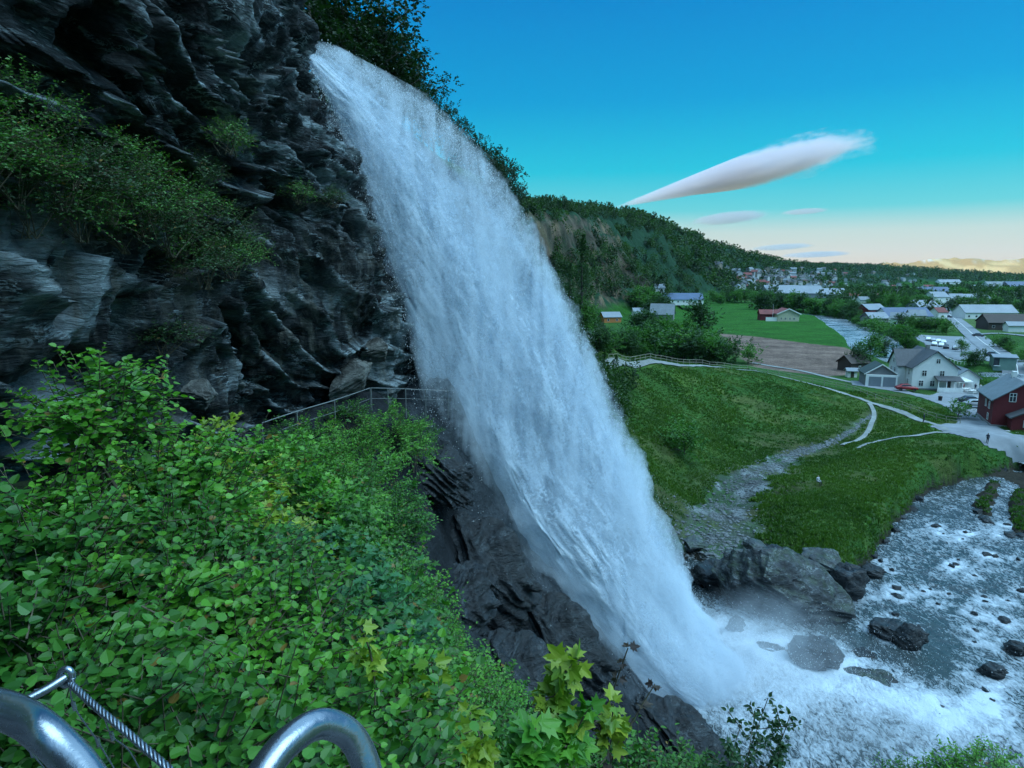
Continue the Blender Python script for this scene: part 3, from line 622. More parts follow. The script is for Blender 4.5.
GREENS = {'lime': ((.034, .155, .014), (.105, .29, .024)), 'deep': ((.014, .085, .014), (.062, .195, .020)), 'blue': ((.02, .10, .04), (.045, .16, .05)),
          'yellow': ((.10, .22, .02), (.26, .34, .03)), 'dark': ((.012, .05, .016), (.03, .085, .02)), 'cliff': ((.022, .10, .020), (.075, .20, .028)), 'black': ((.005, .018, .008), (.014, .042, .014)), 'bank': ((.014, .064, .010), (.070, .140, .018)), 'plum': ((.03, .02, .02), (.07, .05, .03))}
def shrub_mesh(rx, ry, rz, twigs, per, size, kind, tone, seed, tlen=.5, inner=.45, squash=1.0, thr=0.0):
    """leafy shoots arching out of an uneven body; returns leaf mesh data and twig mesh data in local coordinates (base at z=0)"""
    g = np.random.default_rng(seed)
    u = g.normal(size=(twigs, 3)); u[:, 2] = np.abs(u[:, 2]) * 1.1 - .25; u = unit(u)
    lump = 1 + .55 * fbm(u * 2.3 + seed * 1.7, 3)
    if thr: k = fbm(u * 3.4 + seed, 2) + .12 * g.normal(size=len(u)) > thr; u = u[k]; lump = lump[k]
    R = np.array([rx, ry, rz])
    rad = (inner + (1 - inner) * g.random(len(u)) ** .45)[:, None]
    base = u * R * lump[:, None] * rad + np.array([0, 0, rz * .95])
    base[:, 2] = np.maximum(base[:, 2], 0.05)
    d = unit(u * np.array([1, 1, .6]) + g.normal(size=u.shape) * .35 + np.array([0, 0, .35]))
    L = tlen * (.6 + .8 * g.random(len(u))); wild = g.random(len(u)) < .10; L = np.where(wild, L * 1.9, L); d = unit(d + wild[:, None] * np.array([0, -.1, .8])); lsv = 1 + .28 * fbm(u * 3 + seed, 2)
    base = base - d * L[:, None] * .5
    t = (np.arange(per) + .5) / per
    pos = base[:, None] + d[:, None] * (t[None, :, None] * L[:, None, None]); pos[..., 2] -= .22 * L[:, None] * t[None] ** 2
    side = unit(np.cross(d, [0, 0, 1.]))[:, None] * np.where(np.arange(per) % 2, 1., -1.)[None, :, None]
    ld = side * .9 + d[:, None] * .55 + g.normal(size=pos.shape) * .28 - np.array([0, 0, .12])
    nor = np.array([0, 0, 1.]) + g.normal(size=pos.shape) * .42 + u[:, None] * .45 + np.array([0, -.25, 0])
    a, b = [np.array(c) for c in GREENS[tone]]
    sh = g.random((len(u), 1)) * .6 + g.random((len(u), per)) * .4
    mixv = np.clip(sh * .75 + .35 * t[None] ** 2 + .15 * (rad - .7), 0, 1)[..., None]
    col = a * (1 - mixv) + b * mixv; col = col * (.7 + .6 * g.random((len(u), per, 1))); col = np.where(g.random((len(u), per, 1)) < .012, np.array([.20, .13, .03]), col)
    sz = size * (.55 + .7 * g.random((len(u), per))) * (1.05 - .35 * t[None]) * lsv[:, None]
    LV_ = leaves(pos.reshape(-1, 3), ld.reshape(-1, 3), nor.reshape(-1, 3), sz.ravel(), kind, col.reshape(-1, 3))
    tip = pos[:, -1]; TV = tubes(base, tip, .006, .003, 3)
    # a few stems from the root
    k = min(9, len(u)); sel = g.choice(len(u), k, replace=False)
    SV = tubes(g.normal(size=(k, 3)) * [.12, .12, 0], base[sel] * [.9, .9, .9], .018, .007, 5)
    return LV_, (np.concatenate([TV[0], SV[0]]), [TV[1], SV[1] + len(TV[0])])
def make_shrub(name, label, cat, loc, group=None, lm=None, **kw):
    (V, Fq, C), (TV, TF) = shrub_mesh(**kw)
    r = thing(name, label, cat, loc, 0, group)
    link('foliage', mesh_np('foliage', V, Fq, lm or M_LEAF, C, smooth=False), r)
    link('stems', mesh_np('stems', TV, TF, M_TWIG), r)
    return r

# ------------------------------------------------------------------ foreground shrubs on the slope under the path
G_FG = 'shrubs crowding the slope below the path'
FG = [  # px, py of the top, distance, half-width, tone, leaf kind
 (88, 318, 5.6, .55, 'lime', 'round', 'tall round-leaved shrub whose tip stands highest against the cliff at far left'),
 (10, 405, 4.9, .8, 'lime', 'round', 'round-leaved shrub at the left edge below the cliff ledge'),
 (150, 388, 6.4, .9, 'lime', 'round', 'round-leaved shrub right of the tallest one, in front of the grey rock face'),
 (45, 470, 4.2, .9, 'deep', 'round', 'dark round-leaved shrub just under the tallest shrub at far left'), (-25, 500, 3.9, .9, 'deep', 'round', 'round-leaved shrub cut by the left picture edge at mid height'), (175, 470, 5.2, 1.0, 'deep', 'round', 'round-leaved shrub below the yellow-green maple shrub near the cliff foot'), (110, 530, 4.0, .9, 'lime', 'round', 'light round-leaved shrub in the left middle of the leafy slope'),
 (15, 580, 3.2, .75, 'deep', 'round', 'round-leaved shrub at the left edge just above the left steel tube'), (225, 540, 4.6, .95, 'deep', 'round', 'dark round-leaved shrub right of the light one in the left middle'), (175, 610, 3.6, .8, 'lime', 'round', 'light round-leaved shrub above the wire rope, slightly right of it'), (285, 590, 4.2, .85, 'lime', 'round', 'light round-leaved shrub up and left of the bent steel loop'), (90, 640, 2.8, .6, 'deep', 'round', 'small round-leaved shrub directly behind the rope eyelet'),
 (250, 665, 3.3, .7, 'lime', 'round', 'pale round-leaved shrub just behind the right steel loop'), (360, 640, 4.3, .9, 'lime', 'round', 'light round-leaved shrub just right of the bent steel loop'), (190, 700, 2.7, .6, 'deep', 'round', 'low round-leaved shrub between wire rope and bent steel loop'), (320, 700, 3.2, .7, 'deep', 'round', 'low round-leaved shrub seen through the bent steel loop'),
 (195, 396, 9, 1.2, 'yellow', 'maple', 'yellow-green maple shrub below the pale boulder in the cliff'), (250, 425, 10, 1.3, 'lime', 'maple', 'light maple-leaved shrub in front of the low end of the path railing'), (160, 440, 8, 1.2, 'lime', 'maple', 'light maple-leaved shrub touching the tall round-leaved shrubs on their right'), (300, 445, 11.5, 1.4, 'lime', 'maple', 'light maple-leaved shrub below the middle of the path railing'),
 (235, 475, 7.6, 1.2, 'yellow', 'maple', 'yellow-green maple shrub lower on the slope, second of the two yellowish ones'), (335, 480, 10, 1.3, 'deep', 'maple', 'dark maple-leaved shrub below the trimmed railing shrub'), (290, 515, 7.2, 1.2, 'blue', 'maple', 'bluish maple shrub uphill of the one in the middle of the slope'), (345, 530, 7.8, 1.2, 'deep', 'maple', 'dark maple-leaved shrub in the middle of the slope, right of the bluish ones'), (300, 560, 6, 1.0, 'blue', 'maple', 'bluish-green maple shrub in the middle of the leafy slope'),
 (318, 420, 19, 1.9, 'lime', 'oval', 'fine-leaved shrub under the middle of the path railing'), (352, 412, 24, 2.1, 'lime', 'oval', 'bright trimmed shrub right beneath the sloping path railing'),
 (392, 396, 31, 2.3, 'lime', 'oval', 'rounded bright green shrub at the railing corner beside the waterfall'), (412, 408, 33, 1.3, 'deep', 'oval', 'dark green shrub between railing corner and falling water'),
 (283, 417, 25.6, 1.1, 'deep', 'oval', 'dark fine-leaved shrub standing right against the low end of the railing'), (314, 407, 28, 1.2, 'lime', 'oval', 'fine-leaved shrub against the middle of the sloping railing'), (346, 398, 30.4, 1.2, 'deep', 'oval', 'fine-leaved shrub against the railing just before its corner'), (300, 428, 22, 1.6, 'deep', 'oval', 'dark fine-leaved shrub hiding the foot of the lowest railing post'), (360, 440, 17, 1.8, 'deep', 'oval', 'dark fine-leaved shrub below the bright trimmed railing shrub'), (330, 495, 14, 1.5, 'lime', 'oval', 'light fine-leaved shrub two shrubs below the trimmed railing shrub'), (362, 482, 20, 1.4, 'lime', 'oval', 'light fine-leaved shrub on the rim above the uppermost black outcrop'),
 (368, 522, 15.5, 1.4, 'deep', 'oval', 'dark fine-leaved shrub on the rim where the black outcrop begins'), (378, 552, 13, 1.3, 'deep', 'oval', 'dark fine-leaved shrub on the rim, second below the path corner'), (400, 588, 14, 1.3, 'deep', 'oval', 'dark fine-leaved shrub on the rim facing the middle outcrop'), (428, 622, 13.2, 1.25, 'deep', 'oval', 'dark fine-leaved shrub on the rim above the low broad outcrop'), (462, 660, 12.2, 1.2, 'deep', 'oval', 'dark fine-leaved shrub at the lower end of the rim beside the outcrop'),
 (380, 560, 10, 1.3, 'lime', 'oval', 'light fine-leaved shrub one row in from the upper rim'), (400, 615, 10, 1.2, 'deep', 'oval', 'dark fine-leaved shrub one row in from the middle rim'), (448, 650, 9.6, 1.3, 'lime', 'oval', 'light fine-leaved shrub one row in from the lower rim'), (488, 702, 10, 1.1, 'deep', 'oval', 'dark fine-leaved shrub right of the yellow maple shoots near the bottom'), (530, 722, 11, 1.0, 'deep', 'oval', 'dark fine-leaved shrub behind the tall maple sapling'),
 (350, 600, 8, 1.2, 'deep', 'oval', 'dark fine-leaved shrub above the thin lone shoot'), (402, 645, 7.6, 1.1, 'lime', 'oval', 'light fine-leaved shrub right of the thin lone shoot'), (432, 700, 6.8, 1.0, 'deep', 'oval', 'dark fine-leaved shrub left of the yellow maple shoot at the bottom'), (476, 728, 7.5, 1.0, 'deep', 'oval', 'dark fine-leaved shrub right of the yellow maple shoot at the bottom'), (395, 720, 5, .9, 'deep', 'maple', 'maple-leaved shrub right of the steel loop at the bottom edge'),
 (585, 735, 8.5, .9, 'deep', 'oval', 'dark fine-leaved shrub under the maple sapling with yellow tip'), (520, 745, 6.5, .9, 'deep', 'oval', 'dark fine-leaved shrub at the bottom edge under the tall maple sapling'), (630, 756, 9.5, .8, 'dark', 'oval', 'very dark low shrub at the bottom edge left of the wet rock hump')]
for i, (px, py, Y, hw, tone, kind, lab) in enumerate(FG):
    top = PY(px, py, Y); g0 = gz1(top[0], top[1]); base = min(g0, top[2] - .8)
    depth = top[2] - base; rz = max(.5, min(depth / 1.85, hw * 1.5)); base = max(base, top[2] - rz * 1.95)
    size = {'round': .070, 'maple': .10, 'oval': .085}[kind]
    if kind == 'oval' and Y > 12: size = .12
    area = hw * rz * 4
    tw = int(area * {'round': 150, 'maple': 68, 'oval': 105}[kind] * (1 if Y < 12 else .62)) + 90
    make_shrub('shrub', lab or ('leafy shrub in the thick green growth covering the slope, %s leaves' % {'round': 'round', 'maple': 'lobed', 'oval': 'small narrow'}[kind]), 'shrub', (top[0], top[1], base),
               group=G_FG, rx=hw, ry=hw * 1.0, rz=rz * .85, twigs=int(tw * 1.25), per=9, size=size, kind=kind, tone=tone, seed=100 + i, thr=.06, tlen=.42 + .03 * Y ** .5)
# upright sprouts of young maple against the spray
def sprout(px0, py0, px1, py1, Y, tone, lab, seed, nl=9, size=.11, kind='maple', lean=.0, branches=1):
    g = np.random.default_rng(seed); a = PY(px0, py0, Y + lean); b = PY(px1, py1, Y)
    r = thing('sapling', lab, 'sapling', tuple(a), 0, 'young saplings rising from the slope'); b = b - a; a = np.zeros(3)
    t = np.linspace(0, 1, 9)[:, None]; mid = np.linalg.norm(b) * .10 * g.normal(size=3); C = a + (b - a) * t + mid * 4 * t * (1 - t)
    P, D_ = [], []
    segs = [(C[:-1], C[1:])]
    for q in range(branches):
        k = 3 + q * 4 // max(branches, 1); e = C[k] + (b * .10 + g.normal(size=3) * [1, 1, .5] * np.linalg.norm(b) * .17); tt = np.linspace(0, 1, 6)[:, None]; Cb = C[k] + (e - C[k]) * tt; segs.append((Cb[:-1], Cb[1:]))
        P.append(Cb[2:]); 
    P.append(C[3:]); P = np.concatenate(P); P = np.repeat(P, nl // 3 + 1, 0)
    ld = g.normal(size=P.shape) * [1, 1, .4]; nr = g.normal(size=P.shape) * .5 + [0, -.5, 1]
    ca, cb_ = [np.array(c) for c in GREENS[tone]]; m = g.random((len(P), 1)); col = ca * (1 - m) + cb_ * m
    V, Fq, Cc = leaves(P + .3 * size * unit(ld), ld, nr, size * (.6 + .6 * g.random(len(P))), kind, col)
    link('foliage', mesh_np('foliage', V, Fq, M_LEAF, Cc, smooth=False), r)
    A = np.concatenate([s[0] for s in segs]); B = np.concatenate([s[1] for s in segs]); TV, TF = tubes(A, B, .006, .005, 5)
    link('stem', mesh_np('stem', TV, [TF], M_TWIG), r)
sprout(375, 705, 360, 628, 3.4, 'yellow', 'thin yellow-green shoot standing alone above the right steel loop', 1, 6, .07)
sprout(440, 740, 432, 664, 4.2, 'yellow', 'yellow-green maple shoot left of the bottom middle', 2, 9, .10)
sprout(468, 770, 470, 712, 3.9, 'yellow', 'yellow maple shoot at the bottom edge below the black rock', 3, 9, .10, branches=2)
sprout(548, 760, 575, 662, 4.4, 'yellow', 'tall maple sapling with pale top leaves in front of the black rock', 4, 9, .12, branches=3)
sprout(520, 775, 536, 728, 3.9, 'lime', 'low maple sapling at the bottom edge with broad leaves', 5, 12, .13, branches=3)
sprout(600, 765, 612, 704, 4.6, 'yellow', 'maple sapling right of the tallest one, yellow tip', 6, 9, .10, branches=2)
sprout(590, 760, 628, 648, 4.8, 'plum', 'thin dark red-leaved shoot reaching highest over the spray', 7, 6, .065, branches=1)
sprout(610, 775, 655, 684, 4.8, 'plum', 'dark red-leaved shoot leaning right over the spray', 8, 6, .065, branches=1)
sprout(560, 775, 588, 708, 4.1, 'lime', 'leafy maple sapling between the two taller ones', 9, 12, .12, branches=3)
for k, (a, b, c, d, Y, sd_) in enumerate([(735, 800, 768, 698, 8.5, 21), (730, 800, 742, 722, 8.3, 22), (748, 800, 790, 715, 8.6, 23)]):
    sprout(a, b, c, d, Y, 'dark', ['dark sapling standing alone over the foam, tallest stem', 'dark sapling stem on the left of the clump over the foam', 'dark sapling stem leaning right over the foam'][k], sd_, 15, .085, 'oval', branches=9)
for k, (px, py, Y, hw, lab) in enumerate([(925, 748, 15, 1.1, 'small dark treetop at the bottom right corner, left of two'), (988, 734, 14, 1.3, 'small yellowish treetop at the bottom right corner, right of two'), (690, 752, 9, .6, 'low mossy shrub at the bottom edge under the wet rock'), (640, 742, 8.5, .6, 'low shrub at the bottom edge left of the mossy slope')]):
    top = PY(px, py, Y); rz = 1.5 if Y > 10 else .5
    make_shrub('shrub', lab, 'shrub', (top[0], top[1], top[2] - 2 * rz), group=G_FG, rx=hw, ry=hw, rz=rz * .85, twigs=420 if Y > 10 else 150, per=8, size=.12, kind='oval', tone='deep' if k != 1 else 'lime', seed=900 + k, tlen=.6)

# ------------------------------------------------------------------ shrubs rooted on the cliff ledges
_Bf = B_.reshape(-1, 3); _dy = _Bf[:, 1] * math.cos(PITCH) - (_Bf[:, 2] - CAMZ) * math.sin(PITCH)
with np.errstate(divide='ignore', invalid='ignore'):
    _ppx = 512 + F * _Bf[:, 0] / _dy; _ppy = 384 - F * (_Bf[:, 1] * math.sin(PITCH) + (_Bf[:, 2] - CAMZ) * math.cos(PITCH)) / _dy
_ok = _dy > 1
def cliff_at(px, py, rad=6):
    m = _ok & (np.abs(_ppx - px) < rad) & (np.abs(_ppy - py) < rad)
    if not m.any(): return None
    q = _Bf[m]; return q[np.argmin(_dy[m])]
CLX = sorted([18, 52, 12, 60.5, 95, 105, 135, 30, 145, 170, 190, 215, 235, 205, 180, 125, 80, 195, 230, 165, 300, 335, -20])
for i, (px, py, s_, tone) in enumerate([(18, 128, 1.1, 'lime'), (52, 150, 1.1, 'cliff'), (12, 180, 1.2, 'cliff'), (60.5, 190, 1.2, 'cliff'), (95, 170, 1.1, 'lime'), (105, 205, 1.2, 'cliff'), (135, 180, 1.0, 'lime'), (30, 220, 1.0, 'cliff'), (145, 215, 1.3, 'cliff'),
        (170, 240, 1.2, 'cliff'), (190, 205, 1.1, 'cliff'), (215, 235, 1.4, 'cliff'), (235, 265, 1.3, 'cliff'), (205, 270, 1.2, 'dark'), (180, 262, 1.1, 'cliff'), (125, 240, 1.0, 'cliff'), (80, 225, 1.0, 'cliff'), (195, 185, 1.0, 'dark'), (230, 140, .8, 'dark'), (165, 345, 1.0, 'cliff'), (300, 200, .7, 'dark'), (335, 205, .7, 'dark'), (-20, 160, 1.2, 'cliff')]):
    p = cliff_at(px, py)
    if p is None: continue
    p = p + np.array([.15, -.15, -.5 * s_])
    make_shrub('cliff_shrub', 'green shrub on the cliff, %s from the left among the cliff shrubs' % ORD[CLX.index(px)], 'shrub', tuple(p), group='shrubs growing on the cliff', rx=s_, ry=s_ * 1.2, rz=s_ * .7, twigs=int(170 * s_ * s_) + 40, per=8, size=.10, kind='oval', tone='cliff' if tone == 'lime' else 'dark' if i % 2 else 'cliff', seed=400 + i, tlen=.6, thr=.0)
# ------------------------------------------------------------------ trees
def tree_data(h, rad, seed, kind='broad', ntw=260, per=9, size=.32, tone='dark', crown0=.22):
    g = np.random.default_rng(seed)
    A, B, ra, rb = [], [], [], []
    zs = np.linspace(0, h * .9, 7); off = np.cumsum(g.normal(size=(7, 2)) * h * .012, 0); off -= off[0]
    tr = np.concatenate([off, zs[:, None]], 1); r0 = h * .022
    for k in range(6): A.append(tr[k]); B.append(tr[k + 1]); ra.append(r0 * (1 - k / 6.6)); rb.append(r0 * (1 - (k + 1) / 6.6))
    ends = []
    if kind == 'broad':
        nl = 15
        for k in range(nl):
            z0 = h * (crown0 + .62 * (k + .3) / nl); a = g.random() * 6.283; prof = math.sin(math.pi * min(1, .16 + .84 * (z0 / h - crown0 + .05) / .8)) ** .7
            L = rad * (.55 + .6 * g.random()) * prof; o = np.array([np.interp(z0, zs, tr[:, 0]), np.interp(z0, zs, tr[:, 1]), z0])
            e = o + np.array([math.cos(a) * L, math.sin(a) * L, L * (.35 + .5 * g.random())]); e[2] = min(e[2], h * .97)
            A.append(o); B.append(e); ra.append(r0 * .4); rb.append(r0 * .1); ends.append((e, L)); ends.append((o * .45 + e * .55, L * .8))
        ends.append((np.array([tr[-1][0], tr[-1][1], h * .93]), rad * .5)); E = np.array([e for e, _ in ends]); W = np.array([w_ for _, w_ in ends])
        i = g.integers(0, len(E), ntw); c = E[i]; u = unit(g.normal(size=(ntw, 3))); cr = (rad * (.20 + .16 * g.random(len(E))))[i]
        base = c + u * cr[:, None] * (g.random(ntw) ** .4)[:, None] * [1, 1, .75]; d = unit(u + [0, 0, .3] + g.normal(size=u.shape) * .3); L = size * 2.6 * (.6 + .8 * g.random(ntw))
        base[:, 2] = np.maximum(base[:, 2], h * .06)
    elif kind == 'spruce':
        t = g.random(ntw) ** .75; z0 = h * (.06 + .92 * t); a = g.random(ntw) * 6.283; tier = (.72 + .28 * np.abs(np.sin(z0 / h * 26))) ; L = rad * (1 - t * .985) * (.55 + .5 * g.random(ntw)) * tier
        base = np.stack([np.cos(a) * L * .35, np.sin(a) * L * .35, z0], -1); d = np.stack([np.cos(a), np.sin(a), -.22 + 0 * a], -1); L = L * .75 + .1
    else:      # slim upright
        t = g.random(ntw); z0 = h * (.1 + .9 * t); a = g.random(ntw) * 6.283; R = rad * np.sin(np.pi * np.clip(.1 + .85 * t, 0, 1)) ** .6 * (g.random(ntw) ** .4) * (1 + .3 * np.sin(z0 * 2 + seed))
        base = np.stack([np.cos(a) * R, np.sin(a) * R, z0], -1); d = unit(np.stack([np.cos(a) * .4, np.sin(a) * .4, .8 + 0 * a], -1)); L = size * 2.4 * (.6 + .8 * g.random(ntw))
    t = (np.arange(per) + .5) / per
    pos = base[:, None] + d[:, None] * (t[None, :, None] * L[:, None, None])
    s_ = unit(np.cross(d, [0, 0, 1.]))[:, None] * np.where(np.arange(per) % 2, 1., -1.)[None, :, None]
    ld = s_ * .8 + d[:, None] * .6 + g.normal(size=pos.shape) * .4; nor = np.array([0, 0, 1.]) + g.normal(size=pos.shape) * .55
    a_, b_ = [np.array(c) for c in GREENS[tone]]; m = np.clip(g.random((len(base), 1, 1)) * .7 + g.random(pos.shape[:2] + (1,)) * .4, 0, 1); col = a_ * (1 - m) + b_ * m
    LV_ = leaves(pos.reshape(-1, 3), ld.reshape(-1, 3), nor.reshape(-1, 3), size * (.6 + .6 * g.random(pos.shape[:2])).ravel() * (.62 if kind == 'spruce' else 1), 'tuft', col.reshape(-1, 3))
    return LV_, tubes(A, B, np.array(ra), np.array(rb), 6)
PROTO = {}
def tree_proto(key, **kw):
    (V, Fq, C), (TV, TF) = tree_data(**kw)
    PROTO[key] = (mesh_np('crown_' + key, V, Fq, M_TREELEAF, C, smooth=False), mesh_np('trunk_' + key, TV, [TF], M_BARK), kw['h'])
for k in range(4): tree_proto('ridge%d' % k, h=9, rad=3.6, seed=30 + k, ntw=420, per=8, size=.26, tone='black')
for k in range(4): tree_proto('broad%d' % k, h=10, rad=4.0, seed=50 + k, ntw=430, per=7, size=.50, tone=['dark', 'cliff', 'dark', 'deep'][k], crown0=.1)
for k in range(2): tree_proto('bushy%d' % k, h=4, rad=3.0, seed=60 + k, ntw=170, per=7, size=.36, tone='dark' if k else 'cliff', crown0=.02)
for k in range(2): tree_proto('spruce%d' % k, kind='spruce', h=14, rad=3.0, seed=70 + k, ntw=420, per=6, size=.42, tone='dark')
tree_proto('slim0', kind='slim', h=9, rad=1.3, seed=80, ntw=200, per=6, size=.38, tone='dark')
def plant(key, p, height, label, group, name='tree', cat='tree', wide=1.0, rz=None):
    cr, tk, h = PROTO[key]; r = thing(name, label, cat, tuple(p), random.random() * 6.28 if rz is None else rz, group)
    s_ = height / h; r.scale = (s_ * wide, s_ * wide, s_)
    link('crown', cr, r); link('trunk', tk, r); return r
# on the ridge, against the sky
RID = [(316, -35, 52, 'ridge0'), (338, -18, 57, 'ridge1'), (356, 2, 56, 'ridge2'), (372, 18, 60, 'ridge3'), (386, 30, 62, 'ridge1'), (398, 44, 64, 'ridge0'), (330, 15, 60, 'ridge3'), (410, 62, 68, 'ridge2'), (350, 30, 52, 'ridge3'), (382, 58, 60, 'ridge2'),
       (422, 84, 78, 'ridge3'), (434, 98, 86, 'ridge0'), (446, 110, 95, 'ridge1'), (458, 122, 104, 'ridge2'), (468, 132, 112, 'ridge3'), (478, 141, 122, 'ridge0'), (488, 149, 134, 'ridge1'), (497, 158, 148, 'ridge2'), (506, 166, 162, 'ridge3'),
       (428, 105, 82, 'ridge1'), (452, 130, 100, 'ridge3'), (472, 145, 116, 'ridge2'), (492, 162, 140, 'ridge0'), (507, 181, 185, 'ridge1'), (515, 187, 220, 'ridge2'), (503, 186, 170, 'ridge0')]
RX = sorted(q[0] for q in RID)
for i, (px, py, Y, key) in enumerate(RID):
    top = PY(px, py, Y); g0 = gz1(top[0], top[1]); h = top[2] - g0
    if h < 3: g0 = top[2] - 3.5; h = 3.5
    h = min(h, 13)
    plant(key, (top[0], top[1], top[2] - h), h, 'dark tree on the skyline ridge, %s down from the top of the waterfall' % ORD[RX.index(px)], 'trees along the skyline ridge', wide=1.15 if i < 10 else .9)
# valley and hillside trees one can tell apart: (px, py base, height in px, prototype, label)
TL = [(700, 342, 40, 'broad0', 'big round tree standing alone left of the brown field'), (686, 345, 26, 'broad1', 'smaller tree leaning on the left of the big round tree'), (713, 356, 22, 'bushy0', 'bush at the foot of the big round tree'),
      (736, 362, 20, 'bushy1', 'dark bush at the left end of the brown field'), (748, 364, 16, 'bushy0', 'low bush right beside the path fence, by the brown field'),
      (582, 330, 92, 'spruce0', 'tall dark spruce right of the waterfall'), (570, 325, 60, 'spruce1', 'shorter spruce close behind the spray'), (584, 336, 34, 'broad1', 'leafy tree under the tall spruce'),
      (870, 362, 26, 'broad1', 'round tree by the river left of the white farmhouse'), (858, 370, 22, 'broad2', 'tree overhanging the brown shed'), (881, 360, 18, 'broad0', 'tree between river and garage roof'), (905, 350, 22, 'broad3', 'wide dark tree right behind the white farmhouse'), (893, 362, 14, 'slim0', 'slim conifer between garage and farmhouse'),
      (961, 352, 11, 'broad1', 'small round tree on the near edge of the car park'), (975, 366, 13, 'broad2', 'small tree with bare trunk at the car park wall'), (968, 366, 12, 'broad3', 'left of the two small trees at the car park wall'), (983, 363, 11, 'slim0', 'slim tree beside the green kiosk'),
      (681, 428, 0, 'bushy1', 'round bright bush on the green bank right of the waterfall'), (958, 419, 14, 'bushy0', 'grey-green bush at the corner of the courtyard lane')]
for px, py, hp, key, lab in TL:
    if hp == 0: continue
    p = hit(px, py); d = np.hypot(p[0], p[1]); plant(key, p, hp * d / F * 1.03, lab, 'trees and bushes around the farm', name='bush' if 'bush' in lab else 'tree', cat='bush' if 'bush' in lab else 'tree')
p = hit(684, 452, .5); plant('bushy0', p, 4.6, 'round bright bush on the green bank right of the waterfall', None, 'bush', 'bush', 1.0)
_r = np.random.default_rng(5)
def row(pts, n_, hpx, keys, lab, grp, jit=2.0):
    pts = np.array(pts, float)
    for k in range(n_):
        t = (k + .5) / n_ * (len(pts) - 1); i = min(int(t), len(pts) - 2); q = pts[i] + (pts[i + 1] - pts[i]) * (t - i) + _r.normal(size=2) * [jit, jit * .35]
        p = hit(q[0], q[1]); d = np.hypot(p[0], p[1]); h = min(hpx * (.75 + .5 * _r.random()) * d / F, 22)
        plant(keys[int(_r.integers(len(keys)))], p, h, lab + ', ' + ORD[k] + ' from the left', grp, wide=1.0 + .35 * _r.random())
B4 = ['broad0', 'broad1', 'broad2', 'broad3']
row([(636, 353), (650, 356), (690, 360), (725, 364)], 20, 26, B4 + ['bushy0', 'bushy1'], 'dark tree in the thicket above the path fence', 'thicket above the path fence')
row([(642, 338), (650, 342), (672, 346)], 9, 24, B4, 'dark tree below the hillside houses', 'trees among the hillside houses', 4)
row([(634, 304), (645, 312), (668, 318)], 9, 18, B4, 'dark tree above the hillside houses', 'trees among the hillside houses', 4)
row([(598, 351), (640, 355)], 8, 20, B4 + ['bushy0'], 'dark tree on the bank beside the spray', 'bank trees beside the spray')
row([(757, 310), (775, 309), (800, 312), (830, 317), (850, 322)], 22, 15, B4, 'dark tree in the row behind the green field', 'tree row beyond the green field')
row([(712, 304), (735, 303), (760, 303)], 10, 11, B4, 'dark tree at the top left of the green field', 'tree row at the field top')
row([(852, 324), (875, 333), (900, 343), (912, 348)], 14, 11, B4 + ['bushy0'], 'small tree on the far bank of the upper river', 'trees on the far river bank')
row([(830, 312), (870, 309), (905, 306), (930, 309)], 18, 11, B4, 'tree on the valley floor before the village', 'trees before the village', 3)
row([(903, 331), (925, 332), (948, 334)], 10, 13, B4, 'tree in the belt behind the car park', 'tree belt behind the car park')
row([(948, 313), (975, 309), (1000, 313), (1030, 312)], 14, 11, B4 + ['slim0'], 'tree among buildings on the right valley floor', 'trees on the right valley floor', 3)
row([(995, 346), (1012, 352), (1030, 372)], 7, 9, B4 + ['bushy0'], 'small tree beside the main road at the right edge', 'roadside trees')
row([(990, 388), (978, 383), (965, 378)], 6, 7, ['bushy0', 'bushy1'], 'low shrub on the bank below the car park', 'shrubs below the car park')
row([(830, 293), (880, 298), (930, 300), (980, 297), (1030, 298)], 26, 9, B4, 'far tree on the valley floor below the town', 'far valley trees', 4)

